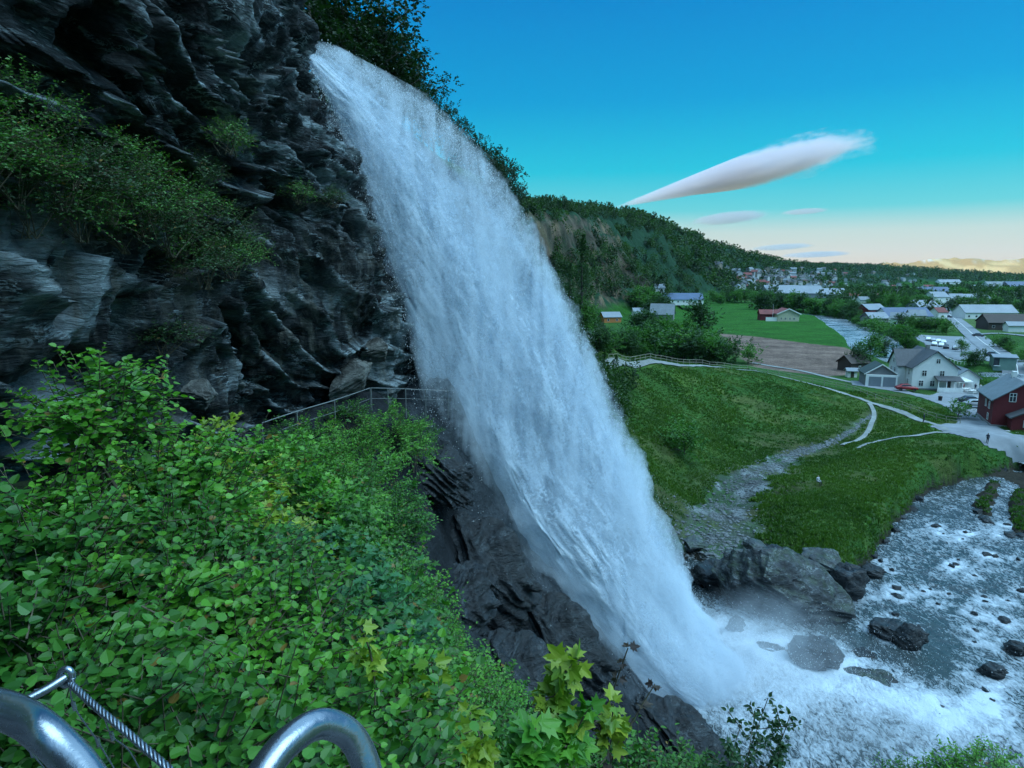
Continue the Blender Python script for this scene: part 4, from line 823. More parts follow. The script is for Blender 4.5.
# ------------------------------------------------------------------ woods on the hillsides (uncountable)
def in_town(x, y, z):
    dy = y * math.cos(PITCH) - (z - CAMZ) * math.sin(PITCH); px = 512 + F * x / dy; py = 384 - F * (y * math.sin(PITCH) + (z - CAMZ) * math.cos(PITCH)) / dy
    return ((px > 728) & (px < 850) & (py > 268 + .05 * abs(px - 780)) & (py < 293)) | ((px > 592) & (px < 630) & (py > 300) & (py < 374)) | ((px >= 850) & (px < 918) & (py > 268 + .10 * (px - 850)) & (py < 288))
def woods(n_, rlo, rhi, azlo, azhi, quads, size, seed, cond, label, tone=('dark', 'cliff')):
    g = np.random.default_rng(seed); r = np.exp(g.uniform(math.log(rlo), math.log(rhi), n_ * 6)); a = np.radians(g.uniform(azlo, azhi, n_ * 6))
    x, y = r * np.sin(a), r * np.cos(a); z = gz(x, y); k = cond(x, y, z, r) & ~(in_town(x, y, z) & (g.random(len(x)) < np.where(x < 120, 1.0, .66))); x, y, z, r = x[k][:n_], y[k][:n_], z[k][:n_], r[k][:n_]; m = len(x)
    h = size * (.7 + .6 * g.random(m)) * (1 + r / 9000); conif = g.random(m) < .25
    u = unit(g.normal(size=(m, quads, 3))); q = g.random((m, quads, 1)) ** .33
    w_ = np.where(conif, .22, .40)[:, None]; P = u * q; zz_ = (P[..., 2] + 1) / 2
    taper = np.where(conif[:, None], 1.25 - zz_ * 1.05, 1.0)
    pos = np.stack([x[:, None] + P[..., 0] * h[:, None] * w_ * taper, y[:, None] + P[..., 1] * h[:, None] * w_ * taper, z[:, None] + (zz_ * .95 + .03) * h[:, None]], -1)
    ts = (h * 1.45 / quads ** .5)[:, None] * (.6 + .6 * g.random((m, quads)))
    a_, b_ = np.array(GREENS[tone[0]][0]), np.array(GREENS[tone[1]][1]); mv = (g.random((m, 1, 1)) * .75 + .25 * g.random((m, quads, 1))); col = a_ * (1 - mv) + b_ * mv; col = .5 * np.where(conif[:, None, None], col * [.6, .65, .9], col)
    V, Fq, C = leaves((pos).reshape(-1, 3), (u + g.normal(size=u.shape) * .5).reshape(-1, 3), (g.normal(size=u.shape) * .6 + [0, 0, 1] + u).reshape(-1, 3), ts.ravel(), 'tuft', col.reshape(-1, 3))
    tag(link('woods', mesh_np('woods', V, Fq, M_TREELEAF, C, smooth=False)), label, 'woods', kind='stuff')
def slope_of(x, y): e = 6.0; return np.hypot(gz(x + e, y) - gz(x - e, y), gz(x, y + e) - gz(x, y - e)) / (2 * e)
c1 = lambda x, y, z, r: (z > 4.5 + 2 * (y > 250)) & ((slope_of(x, y) < 1.05) | ((z < 46) & (slope_of(x, y) < 2.6)) | (np.sin(x * 91.7 + y * 37.3) >.62)) & (x < 60 + .18 * y) & (y > 130) & ~((np.abs(x - 55) < 28) & (y < 330))
woods(3400, 150, 750, -9, 24, 90, 7.2, 1, c1, 'dark wood covering the valley side below the bare cliff')
woods(6000, 700, 2300, 0, 30, 30, 9, 2, lambda x, y, z, r: (z > 6), 'distant wood covering the long hillside')
woods(4200, 2000, 4600, 18, 50, 18, 9, 3, lambda x, y, z, r: (z > 5), 'far wood on the low hills at the end of the valley')
woods(900, 520, 1900, 20, 44, 30, 8, 4, lambda x, y, z, r: (z < 6) & (fbm(v3(x / 90, y / 90, 7), 2) > .12), 'scattered copses on the far valley floor')
woods(160, 60, 150, 3, 16, 200, 3.2, 6, lambda x, y, z, r: (z > 6) & (x < .20 * y - 2) & (y > 85), 'scrub on the steep bank behind the spray')
# ------------------------------------------------------------------ rocks
def rock_data(seed, sub=4, flat=.6, facets=14, rough=.22, strata=.0):
    bm_ = __import__('bmesh').new(); __import__('bmesh').ops.create_icosphere(bm_, subdivisions=sub, radius=1)
    V = np.array([v.co[:] for v in bm_.verts]); Fq = np.array([[v.index for v in f.verts] for f in bm_.faces]); bm_.free()
    g = np.random.default_rng(seed); n_ = unit(g.normal(size=(facets, 3))); h = .5 + .3 * g.random(facets)
    for a, b in zip(n_, h):
        d = V @ a - b; V = V - np.where(d > 0, d, 0)[:, None] * a * .98
    V = V * (1 + rough * fbm(V * 1.7 + seed, 4)[:, None]); s_ = V[:, 2:3] * 3 + V[:, 0:1] * .8
    V = V + unit(V) * (.05 * fbm(np.concatenate([V[:, :1] * 1.5, V[:, 1:2] * 1.5, V[:, 2:3] * 7 + V[:, :1] * 3], 1) + seed, 4, .6, ridged=True)[:, None] * (1 + strata * 2))
    return V, Fq
ROCKS = [mesh_np('rock_%d' % k, *rock_data(90 + k, 3, facets=16, rough=.3), M_WETROCK, smooth=False) for k in range(5)]
def place_rock(px, py, wpx, hpx, name, label, group, mesh, dz=0.0, depth=1.0, zlev=None, rz=0.0, tilt=(0, 0)):
    p = PZ(px, py, zlev) if zlev is not None else hit(px, py); d = np.linalg.norm(p - np.array([0, 0, CAMZ]))
    o = link(name, mesh); tag(o, label, 'boulder' if 'boulder' in name else 'rock', group); w_ = wpx * d / F / 2; h_ = hpx * d / F / 2
    o.location = (p[0], p[1], p[2] + dz); o.scale = (w_ * 1.2, w_ * depth * 1.2, h_ * 1.2); o.rotation_euler = (tilt[0], tilt[1], rz); return o
big = mesh_np('big_boulder', *rock_data(201, 6, facets=14, rough=.10, strata=.8), M_BOULDER)
o = place_rock(774, 598, 108, 74, 'boulder', 'huge grey layered boulder lying across the stream right of the waterfall foot', None, big, dz=.4, depth=.62, zlev=1.0, rz=-.70, tilt=(.28, .22))
BM = mesh_np('boulder_b', *rock_data(205, 5, facets=12, strata=.6), M_BOULDER); BM2 = mesh_np('boulder_c', *rock_data(211, 5, facets=18, rough=.34, strata=.8), M_WETROCK)
place_rock(844, 588, 34, 50, 'boulder', 'dark boulder wedged between the huge layered boulder and the river', None, BM2, zlev=.6, rz=.5)
place_rock(812, 655, 52, 36, 'boulder', 'flat-topped dark boulder in the foam below the huge boulder', None, BM2, zlev=0.75, rz=-.4, depth=.8)
place_rock(768, 655, 30, 18, 'boulder', 'half drowned boulder left of the flat-topped one in the foam', None, BM2, zlev=0.0, rz=.9)
place_rock(906, 640, 24, 36, 'boulder', 'black upright boulder standing in the middle of the dark pool', None, BM2, zlev=0.5, rz=.2, tilt=(0, .5))
place_rock(886, 630, 34, 20, 'boulder', 'black low boulder touching the upright one in the dark pool', None, BM2, zlev=0.3, rz=-.6)
place_rock(872, 684, 52, 18, 'boulder', 'smooth half drowned slab under the dark pool', None, BM, zlev=-.1, rz=-.35, depth=.7)
place_rock(735, 628, 16, 26, 'boulder', 'black rock sticking out of the white boil at the fall foot', None, BM2, zlev=.6, rz=.3)
place_rock(694, 545, 26, 14, 'boulder', 'grey flat stone at the lower left end of the gravel gully', None, BM, rz=.3)
place_rock(755, 549, 24, 11, 'boulder', 'pale flat stone on top of the huge boulder pile', None, mesh_np('pale', *rock_data(222, 4), M_BOULDER), rz=-.3, dz=.4)
place_rock(772, 556, 26, 22, 'boulder', 'dark blocky stone at the foot of the grassy bluff', None, BM2, rz=.2)
place_rock(792, 560, 28, 18, 'boulder', 'grey blocky stone right of the dark one under the bluff', None, BM, rz=.8)
place_rock(822, 565, 40, 26, 'boulder', 'brownish boulder under the tip of the grassy bluff', None, BM, rz=-.5)
place_rock(870, 572, 22, 13, 'boulder', 'dark boulder at the water edge below the bluff', None, BM2, zlev=.3, rz=.3)
place_rock(712, 575, 46, 26, 'boulder', 'dark wet boulder in the mist at the left end of the huge boulder', None, BM2, zlev=1.0, rz=.3)
place_rock(992, 672, 18, 15, 'boulder', 'black rounded boulder in the rapids near the right edge', None, BM2, zlev=.2, rz=.2)
place_rock(1016, 650, 16, 14, 'boulder', 'dark boulder cut by the right edge of the picture', None, BM2, zlev=.2, rz=.6)
place_rock(862, 655, 20, 9, 'boulder', 'small dark stone awash between pool and foam', None, BM2, zlev=0, rz=.1)
# the rocky mass that carries the path and runs down beside the fall
AP = mesh_np('outcrop', *rock_data(240, 6, facets=20, rough=.28, strata=1.2), M_WETROCK)
for k, (px, py, w_, h_, Y, rz, lab) in enumerate([(432, 470, 90, 60, 36.5, .3, 'black rock outcrop just under the end of the path'), (478, 560, 140, 84, 38.0, -.5, 'black wet outcrop halfway down beside the fall'), (545, 640, 150, 90, 38.5, -.4, 'broad black outcrop low beside the fall'),
        (452, 600, 84, 78, 32.5, -.2, 'black outcrop between the shrub rim and the middle outcrop'), (512, 672, 110, 70, 32, -.35, 'black outcrop between the shrub rim and the broad low one'), (672, 735, 120, 52, 38, -.35, 'wet dark rock hump at the bottom right of the outcrops')]):
    p = PY(px, py, Y); d = np.linalg.norm(p - np.array([0, 0, CAMZ])); o = link('rock_outcrop', AP); tag(o, lab, 'rock outcrop', 'black outcrops beside the fall')
    o.location = p; o.scale = (w_ * d / F / 2 * 1.1, 3.4, h_ * d / F / 2 * 1.1); o.rotation_euler = (0, [.5, .7, .65, .7, .65, .5][k], rz)
PL = mesh_np('pale_slab', *rock_data(260, 5, facets=12, rough=.15, strata=.5), rock_mat('pale_rock', (.09, .095, .085), (.30, .31, .29), .6, bumpd=.2))
for (px, py, w_, h_, Y, ry, lab) in [(352, 378, 58, 26, 33.2, -.75, 'pale slanting slab of rock behind the corner of the path railing'), (376, 350, 34, 22, 35.5, -.5, 'pale rock tongue above the slanting slab by the railing corner'), (200, 394, 34, 26, 20.5, -.2, 'pale rounded boulder at the cliff foot above the yellow-green maple shrub')]:
    p = PY(px, py, Y); d = np.linalg.norm(p - np.array([0, 0, CAMZ])); o = tag(link('boulder', PL), lab, 'boulder'); o.location = p; o.scale = (w_ * d / F / 2 * 1.15, 1.3, h_ * d / F / 2 * 1.2); o.rotation_euler = (0, ry, .5)
# stones in the rapids
g = np.random.default_rng(77); cnt = 0; STN = [PZ(a, b, 0)[:2].tolist() + [c] for a, b, c in ((812, 655, 2.2), (906, 640, 1.4), (886, 630, 1.4), (990, 672, 1.4), (1014, 650, 1.2), (735, 628, 1.0), (768, 655, 1.2), (844, 590, 1.6), (872, 684, 2))]
seeds_ = [(925, 594), (905, 571), (975, 570), (962, 560), (950, 600), (985, 600), (940, 540), (960, 530), (1000, 560), (1010, 600), (1005, 530), (985, 545), (930, 620), (960, 640), (1000, 620), (975, 700), (940, 720), (900, 600), (935, 515), (1015, 700)]
for (sx, sy) in seeds_:
    for q in range(2):
        px, py = sx + g.normal() * 13, sy + g.normal() * 8; s_ = (5 + 10 * g.random() ** 2) * (.6 + .8 * (py - 480) / 250)
        P_ = PZ(px, py, 0)
        if px > 1060 or sdf(P_[:1], P_[1:2], RIVER)[0] > -1.0 or min(np.hypot(px - 888, (py - 640) * 1.4), 999) < 30: continue
        STN.append([P_[0], P_[1], .25 + s_ * .03]); place_rock(px, py, s_ * .62, s_ * .5, 'river_stone', 'small dark stone breaking the surface of the rapids', 'stones in the rapids', ROCKS[int(g.integers(5))], zlev=.02, rz=g.random() * 6, depth=.8)
# white water piled against each stone and trailing off below it
fx = river.data.attributes['foam'].data; ff = foam.copy(); fl_ = np.array([-.80, -.60])
for X0, Y0, R0 in STN:
    a0, b0 = WX - X0, WY - Y0; m_ = (np.abs(a0) < 14) & (np.abs(b0) < 14); al_ = a0[m_] * fl_[0] + b0[m_] * fl_[1]; ac = a0[m_] * -fl_[1] + b0[m_] * fl_[0]
    ff[m_] += .10 * np.exp(-((np.hypot(al_, ac) - R0 * 1.25) / (.45 * R0 + .2)) ** 2) + .10 * (al_ > 0) * np.exp(-al_ / (4.5 * R0 + 1)) * np.exp(-((np.abs(ac) - R0 * .8) / (.35 * R0 + .15)) ** 2)
fx.foreach_set('value', ff.ravel().astype(np.float32))
# bank stones along the bluff foot and the islets
for (px, py) in [(862, 560), (852, 565), (872, 556), (885, 541), (893, 530), (903, 517), (911, 508), (920, 499), (984, 519), (978, 512), (990, 522), (1008, 535), (1020, 536), (1030, 534), (842, 566), (1000, 470), (985, 473)]:
    place_rock(px + g.normal() * 2, py, 7 + 6 * g.random(), 5 + 2 * g.random(), 'bank_stone', 'wet stone at the foot of a grassy river bank', 'stones along the grassy bank', ROCKS[int(g.integers(5))], zlev=.15, rz=g.random() * 6)
# gravel of the gully: loose stones nobody could count
n_ = 7500; t = g.random(n_); GP = catmull(np.array([q[:3] for q in GULLY]), 400); k = (t ** .8 * 399).astype(int); c_ = GP[k]
off = g.normal(size=(n_, 2)) * (c_[:, 2:3] * .55); X, Y_ = c_[:, 0] + off[:, 0], c_[:, 1] + off[:, 1]; Z = gz(X, Y_); kk = Z > -.2; X, Y_, Z = X[kk], Y_[kk], Z[kk]; n_ = len(X)
V0, F0 = rock_data(301, 1, facets=4); sc_ = (.05 + .24 * g.random(n_) ** 5) * (1 + .2 * (t[kk] > .7)); an = g.random(n_) * 6.283
VV = V0[None] * sc_[:, None, None]; VV = np.stack([VV[..., 0] * np.cos(an)[:, None] - VV[..., 1] * np.sin(an)[:, None], VV[..., 0] * np.sin(an)[:, None] + VV[..., 1] * np.cos(an)[:, None], VV[..., 2] * .6], -1) + np.stack([X, Y_, Z], -1)[:, None]
M_STONE = plain('pale_stone', (.13, .145, .15), .8, var=.6, scale=.6, which='Position')
tag(link('gravel', mesh_np('gravel', VV.reshape(-1, 3), (F0[None] + (np.arange(n_) * len(V0))[:, None, None]).reshape(-1, 3), M_STONE, smooth=False)), 'loose grey stones scattered down the gravel gully', 'gravel', kind='stuff')
# tufts of longer grass on the banks
def tufts(n_, cond, h, seed, label, tone):
    g = np.random.default_rng(seed); r = np.exp(g.uniform(math.log(58), math.log(165), n_ * 3)); a = np.radians(g.uniform(5, 44, n_ * 3)); x, y = r * np.sin(a), r * np.cos(a); z = gz(x, y); k = cond(x, y, z, r) & (fbm(v3(x / 9, y / 5, 6), 4) + .25 * g.normal(size=len(x)) < .26)
    x, y, z = x[k][:n_], y[k][:n_], z[k][:n_]; m = len(x); q = 5; P = np.stack([x, y, z], -1)[:, None] + g.normal(size=(m, q, 3)) * [.15, .15, 0]
    hh = h * (.5 + g.random((m, 1)) * 1.0) * (1 + .6 * fbm(v3(x / 5, y / 5, 3), 2))[:, None]
    ld = g.normal(size=(m, q, 3)) * [.45, .45, .1] + [0, 0, 1]; nr = g.normal(size=(m, q, 3)) + [0, -.6, .5]
    a_, b_ = [np.array(c) for c in GREENS[tone]]; mv = np.clip(g.random((m, 1, 1)) * .5 + .4 + .5 * fbm(v3(x / 9, y / 9), 3)[:, None, None] + 0 * P[..., :1], 0, 1); col = a_ * (1 - mv) + b_ * mv
    V, Fq, C = leaves(P.reshape(-1, 3), ld.reshape(-1, 3), nr.reshape(-1, 3), (hh + 0 * P[..., 0]).ravel(), 'oval', col.reshape(-1, 3))
    tag(link('grass', mesh_np('grass', V, Fq, M_TREELEAF, C, smooth=False)), label, 'grass', kind='stuff')
def on_grass(x, y, z, r):
    d, _, e = seg_dist(x, y, GULLY); ok = (d + 1.6 * fbm(v3(x / 1.5, y / 1.5, 2), 2) > e[..., 0] * .9 + .3) & (z > .4)
    for P_, w_ in TRAILS: dd_, _, _ = seg_dist(x, y, P_); ok &= dd_ > w_ * .5 + .35
    ok &= sdf(x, y, COURT) > .6
    return ok & (x > .16 * y - 4) & (r < 160)
# ------------------------------------------------------------------ roads, lanes, yard
def hp(pts): return [tuple(hit(a, b)[:2]) for a, b in pts]
COURT = hp([(851, 381), (880, 383), (897, 387), (912, 393), (930, 396), (948, 390), (966, 386), (988, 388), (996, 398), (992, 412), (990, 424), (1010, 434), (1050, 447), (1050, 470), (1008, 457), (985, 446), (966, 438), (948, 434), (930, 427), (944, 424), (957, 424), (958, 416), (945, 407), (930, 401), (910, 395), (890, 391), (870, 388), (852, 385)])
PARK = hp([(904, 334), (935, 336), (963, 337), (985, 345), (997, 352), (992, 362), (960, 361), (940, 357), (928, 352), (924, 343), (912, 338)])
TZ = [(608, 365, 15.2), (630, 363.5, 14), (652, 363, 12.9), (676, 363.5, 11.7), (700, 365, 10.5), (725, 367.5, 9.3), (750, 371, 8), (775, 375.5, 7), (800, 381, 6)]
TRAILS = [([tuple(PZ(a, b + .5, c)[:2]) for a, b, c in TZ] + hp([ (840, 393), (870, 403), (905, 414), (948, 431)]), 1.4),
          (hp([(869, 404), (874, 414), (871, 425), (862, 438), (842, 446)]), .8), (hp([(950, 433), (930, 434), (905, 437), (880, 442), (858, 449)]), .55)]
LANE = hp([(752, 363), (775, 367), (800, 371), (825, 377), (853, 383)])
ROAD = hp([(934, 303), (941, 308), (953, 318), (966, 329), (980, 341), (998, 354), (1016, 366), (1045, 388)])
SIDE = hp([(975, 335), (1000, 334), (1030, 337), (1060, 342)])
M_ASPH = plain('worn_asphalt', (.21, .23, .25), .8, var=.35, scale=.5, which='Position', bump=.2)
M_GRAVELP = plain('pale_gravel', (.24, .26, .25), .9, var=.45, scale=1.5, which='Position', bump=.3)
M_PAINT = plain('road_paint', (.75, .75, .72), .7, var=.2)
def ribbon(nm, pts, w_, mat, lift, label=None, cross=6, step=1.2, wob=.12):
    P = np.array(pts, float); P = catmull(P, max(8, int(np.linalg.norm(np.diff(P, axis=0), axis=1).sum() / step))); T = unit(np.gradient(P, axis=0)); Nn = np.stack([-T[:, 1], T[:, 0]], 1)
    u = np.linspace(-.5, .5, cross) * 1.0; ww = w_ * (1 + wob * fbm(v3(P[:, 0] / 2, P[:, 1] / 2), 3)); Q = P[:, None] + Nn[:, None] * (u[None, :] * ww[:, None])[..., None]
    Z = np.max([gz(Q[..., 0].ravel() + a, Q[..., 1].ravel() + b) for a, b in ((0, 0), (.25, 0), (-.25, 0), (0, .5), (0, -.5))], 0).reshape(Q.shape[:2]) + lift
    o = link(nm, mesh_np(nm, np.concatenate([Q, Z[..., None]], -1).reshape(-1, 3), grid_faces(*Q.shape[:2])[:, ::-1], mat))
    return tag(o, label, nm.replace('_', ' '), kind='structure')
def patch(nm, poly, mat, lift, cell, label):
    a = np.array(poly)[:, :2]; x = np.arange(a[:, 0].min(), a[:, 0].max() + cell, cell); y = np.arange(a[:, 1].min(), a[:, 1].max() + cell, cell); X, Y = np.meshgrid(x, y, indexing='ij')
    Z = gz(X.ravel(), Y.ravel()).reshape(X.shape) + lift; Fq = grid_faces(*X.shape)[:, ::-1]; c = np.stack([X, Y], -1).reshape(-1, 2)[Fq].mean(1)
    k = inside(c[:, 0], c[:, 1], poly); Fq = Fq[k]; us, inv = np.unique(Fq, return_inverse=True)
    V = np.stack([X, Y, Z], -1).reshape(-1, 3)[us]
    return tag(link(nm, mesh_np(nm, V, inv.reshape(-1, 4), mat)), label, nm.replace('_', ' '), kind='structure')
patch('courtyard', COURT, M_ASPH, .10, .3, 'pale paved yard in front of the white farmhouse running down to the lane')
patch('parking_lot', PARK, M_ASPH, .16, .5, 'grey car park behind the white farmhouse')
for (P_, w_), lab in zip(TRAILS, ['long gravel footpath crossing the green bank to the waterfall', 'short trodden path curving down to the gravel gully', 'thin trodden path from the yard down to the gravel gully']): ribbon('footpath', P_, w_, M_GRAVELP, .09, lab)
ribbon('lane', LANE, 1.8, M_GRAVELP, .12, 'gravel lane along the near edge of the brown field')
ribbon('road', ROAD, 7.5, M_ASPH, .30, 'straight asphalt road running from the car park to the village', step=3, wob=0)
ribbon('road', SIDE, 4, M_ASPH, .34, 'side road branching right off the straight road', step=3, wob=0)
ribbon('road_marking', ROAD, .25, M_PAINT, .42, 'pale centre line on the straight road', cross=2, step=3, wob=0)
tufts(38000, on_grass, .24, 8, 'long grass covering the banks between the footpath and the river', 'bank')

# ------------------------------------------------------------------ box-and-prism building kit
def boxes(L):
    V, Fq = [], []
    for (x0, x1, y0, y1, z0, z1) in L:
        b = sum(len(v) for v in V); V.append(np.array([(x, y, z) for x in (x0, x1) for y in (y0, y1) for z in (z0, z1)], float)); Fq.append(np.array([(0, 1, 3, 2), (4, 6, 7, 5), (0, 4, 5, 1), (2, 3, 7, 6), (0, 2, 6, 4), (1, 5, 7, 3)]) + b)
    return np.concatenate(V), np.concatenate(Fq)
def part(nm, V, Fq, mat, parent, smooth=False, label=None): 
    o = link(nm, mesh_np(nm, V, Fq, mat, smooth=smooth), parent)
    if label: o['label'] = label
    return o
def wallm(nm, c, var=.2): return plain(nm, c, .8, var=var, scale=1.2, bump=.1)
M_WHITE = wallm('white_boards', (.78, .78, .76), .12); M_RED = wallm('red_boards', (.13, .012, .016)); M_ROOF = plain('slate_roof', (.075, .08, .09), .7, var=.4, scale=2, bump=.3); M_ROOFG = plain('grey_roof', (.17, .2, .22), .6, var=.35, scale=2)
M_ROOFR = plain('red_roof', (.20, .05, .045), .8, var=.4, scale=2); M_ROOFB = plain('blue_roof', (.05, .09, .17), .5, var=.3, scale=1); M_GLASSD = plain('window_glass', (.03, .04, .05), .15, var=.1); M_CREAM = wallm('cream_boards', (.55, .52, .38)); M_GREY = wallm('grey_boards', (.2, .2, .21))
M_STONEW = plain('stone_footing', (.25, .25, .25), .9, var=.4, scale=2); M_BROWN = wallm('brown_boards', (.06, .045, .04)); M_GREENM = wallm('green_boards', (.16, .26, .22)); M_METALR = plain('pale_metal_roof', (.20, .23, .26), .45, var=.25, scale=.8); M_ORANGE = wallm('orange_boards', (.45, .17, .05)); M_DKROOF = plain('dark_green_roof', (.03, .05, .045), .7, var=.3, scale=2)
def gable(L, W, eave, peak, wm, rm, parent, ov=.4, z0=-1.0, th=.18, x0=0, y0=0, axis='x', nmw='wall', nmr='roof'):
    """ridge along axis; L along ridge, W across; centred on (x0,y0)"""
    a, b = L / 2, W / 2
    V = np.array([(-a, -b, z0), (a, -b, z0), (a, b, z0), (-a, b, z0), (-a, -b, eave), (a, -b, eave), (a, b, eave), (-a, b, eave), (-a, 0, peak), (a, 0, peak)], float)
    F4 = np.array([(0, 1, 5, 4), (2, 3, 7, 6)]); F5 = np.array([(1, 2, 6, 9, 5), (3, 0, 4, 8, 7)])
    s = (peak - eave) / b; R = []
    for sg in (-1, 1):
        e, zz_ = sg * (b + ov), eave - s * ov + .03; R.append(np.array([(-a - ov, e, zz_), (a + ov, e, zz_), (a + ov, 0, peak + .03), (-a - ov, 0, peak + .03), (-a - ov, e, zz_ + th), (a + ov, e, zz_ + th), (a + ov, 0, peak + th + .03), (-a - ov, 0, peak + th + .03)], float))
    fq = np.array([(0, 3, 2, 1), (4, 5, 6, 7), (0, 1, 5, 4), (3, 7, 6, 2), (0, 4, 7, 3), (1, 2, 6, 5)]); RV = np.concatenate(R); RF = np.concatenate([fq, fq + 8])
    def rot(V): 
        if axis == 'y': V = np.stack([-V[:, 1], V[:, 0], V[:, 2]], 1)
        return V + [x0, y0, 0]
    me = mesh_np(nmw, rot(V), [F4, F5], wm, smooth=False); link(nmw, me, parent); return part(nmr, rot(RV), RF, rm, parent)
def window(parent, x, y, z, w_, h_, face, fm=None, mull=True):
    """framed window on a wall; face: '-y', '-x', '+x', '+y' """
    t = .07; fr = [(-w_ / 2, w_ / 2, -.05, .04, 0, t), (-w_ / 2, w_ / 2, -.05, .04, h_ - t, h_), (-w_ / 2, -w_ / 2 + t, -.05, .04, t, h_ - t), (w_ / 2 - t, w_ / 2, -.05, .04, t, h_ - t)]
    if mull: fr += [(-t / 2, t / 2, -.045, .03, t, h_ - t), (-w_ / 2 + t, -t / 2, -.04, .03, h_ * .6, h_ * .6 + t * .8), (t / 2, w_ / 2 - t, -.04, .03, h_ * .6, h_ * .6 + t * .8)]
    V, Fq = boxes(fr); G, GF = boxes([(-w_ / 2 + t * .5, w_ / 2 - t * .5, -.02, .02, t * .5, h_ - t * .5)])
    def tf(V):
        X, Y, Z = V[:, 0], V[:, 1], V[:, 2]
        if face == '-y': q = (X, Y, Z)
        elif face == '+y': q = (-X, -Y, Z)
        elif face == '-x': q = (Y, -X, Z)
        else: q = (-Y, X, Z)
        return np.stack(q, 1) + [x, y, z]
    f = part('window', tf(V), Fq, fm or M_WHITE, parent); part('pane', tf(G), GF, M_GLASSD, f); return f
# --- white farmhouse
pc = hit(911, 389); H = thing('farmhouse', 'large white wooden farmhouse with steep dark gabled roof beside the yard', 'house', (pc[0], pc[1], pc[2]), math.radians(-12))
gable(11.5, 9.2, 4.9, 8.6, M_WHITE, M_ROOF, H, x0=4.6, y0=5.75, axis='y'); gable(7.5, 6.2, 4.9, 8.2, M_WHITE, M_ROOF, H, x0=2.0, y0=7.2, axis='x', ov=.35, nmw='cross_wall', nmr='cross_roof')
part('chimney', *boxes([(4.3, 5.0, 5.4, 6.1, 8.0, 9.6)]), M_STONEW, H)
for x, z in ((2.4, 3.0), (6.0, 3.0), (1.9, .7), (4.2, .7)): window(H, x, -.03, z, 1.0, 1.35, '-y')
window(H, 5.0, -.03, 5.9, .9, 1.1, '-y'); window(H, -1.78, 7.2, 5.2, .8, 1.1, '-x'); window(H, -1.78, 6.0, 3.0, .8, 1.2, '-x'); window(H, -1.78, 8.4, 3.0, .8, 1.2, '-x'); window(H, -.03, 2.0, 3.0, .8, 1.2, '-x'); window(H, -.03, 2.4, .9, .8, 1.2, '-x')
part('veranda_roof', np.array([(4.4, -2.6, 2.35), (9.6, -2.6, 2.35), (9.6, -.05, 2.9), (4.4, -.05, 2.9), (4.4, -2.6, 2.5), (9.6, -2.6, 2.5), (9.6, -.05, 3.2), (4.4, -.05, 3.2)]), np.array([(0, 3, 2, 1), (4, 5, 6, 7), (0, 1, 5, 4), (3, 7, 6, 2), (0, 4, 7, 3), (1, 2, 6, 5)]), M_ROOF, H)
for x in (4.6, 6.2, 7.8, 9.4): part('veranda_post', *boxes([(x - .08, x + .08, -2.5, -2.34, -.8, 2.36)]), M_WHITE, H)
part('veranda_parapet', *boxes([(4.4, 9.6, -2.6, -2.45, -.8, .9)]), M_WHITE, H); part('door', *boxes([(7.0, 7.95, -.06, .02, .0, 2.05)]), M_BROWN, H)
part('footing', *boxes([(-.08, 9.28, -.08, 11.5, -1.2, .25)]), M_STONEW, H)
gable(5.5, 5.2, 2.6, 4.4, M_WHITE, M_ROOFG, H, x0=12.1, y0=5.2, axis='y', nmw='annex_wall', nmr='annex_roof')
# --- garage and sheds
pg = hit(866, 386); Gr = thing('garage', 'low garage with white double doors and dark roof left of the farmhouse', 'garage', tuple(pg), math.radians(-16))
gable(6.5, 6.6, 2.9, 5.0, M_GREY, M_DKROOF, Gr, x0=3.1, y0=3.6, axis='y'); part('bargeboard', np.array([(-.6, -.12, 2.6), (3.1, -.12, 5.0), (6.8, -.12, 2.6), (6.8, -.12, 2.85), (3.1, -.12, 5.28), (-.6, -.12, 2.85), (-.6, -.02, 2.6), (3.1, -.02, 5.0), (6.8, -.02, 2.6), (6.8, -.02, 2.85), (3.1, -.02, 5.28), (-.6, -.02, 2.85)]),
    np.array([(0, 1, 4, 5), (1, 2, 3, 4), (6, 11, 10, 7), (7, 10, 9, 8), (5, 4, 10, 11), (4, 3, 9, 10)]), M_WHITE, Gr)
part('front_wall', *boxes([(-.2, 6.4, -.32, .28, -1, 2.75)]), M_WHITE, Gr); part('door', *boxes([(3.4, 6.0, -.38, -.33, 0, 2.3)]), M_METALR, Gr); part('door', *boxes([(.4, 3.0, -.38, -.33, 0, 2.3)]), M_METALR, Gr)
ps = hit(851, 377); Sh = thing('shed', 'tiny white shed with a dark door left of the garage', 'shed', tuple(ps), -.2); gable(2.2, 2.0, 1.7, 2.2, M_WHITE, M_METALR, Sh, axis='x'); part('door', *boxes([(-.35, .4, -1.04, -.98, 0, 1.5)]), M_BROWN, Sh)
pb_ = hit(856, 371); Bs = thing('barn', 'old brown shed half hidden under the trees behind the tiny white shed', 'shed', (pb_[0], pb_[1] + 2, pb_[2]), .3); gable(6, 5, 2.4, 4.2, M_BROWN, M_BROWN, Bs); window(Bs, 0, -2.53, .8, .8, .8, '-y')
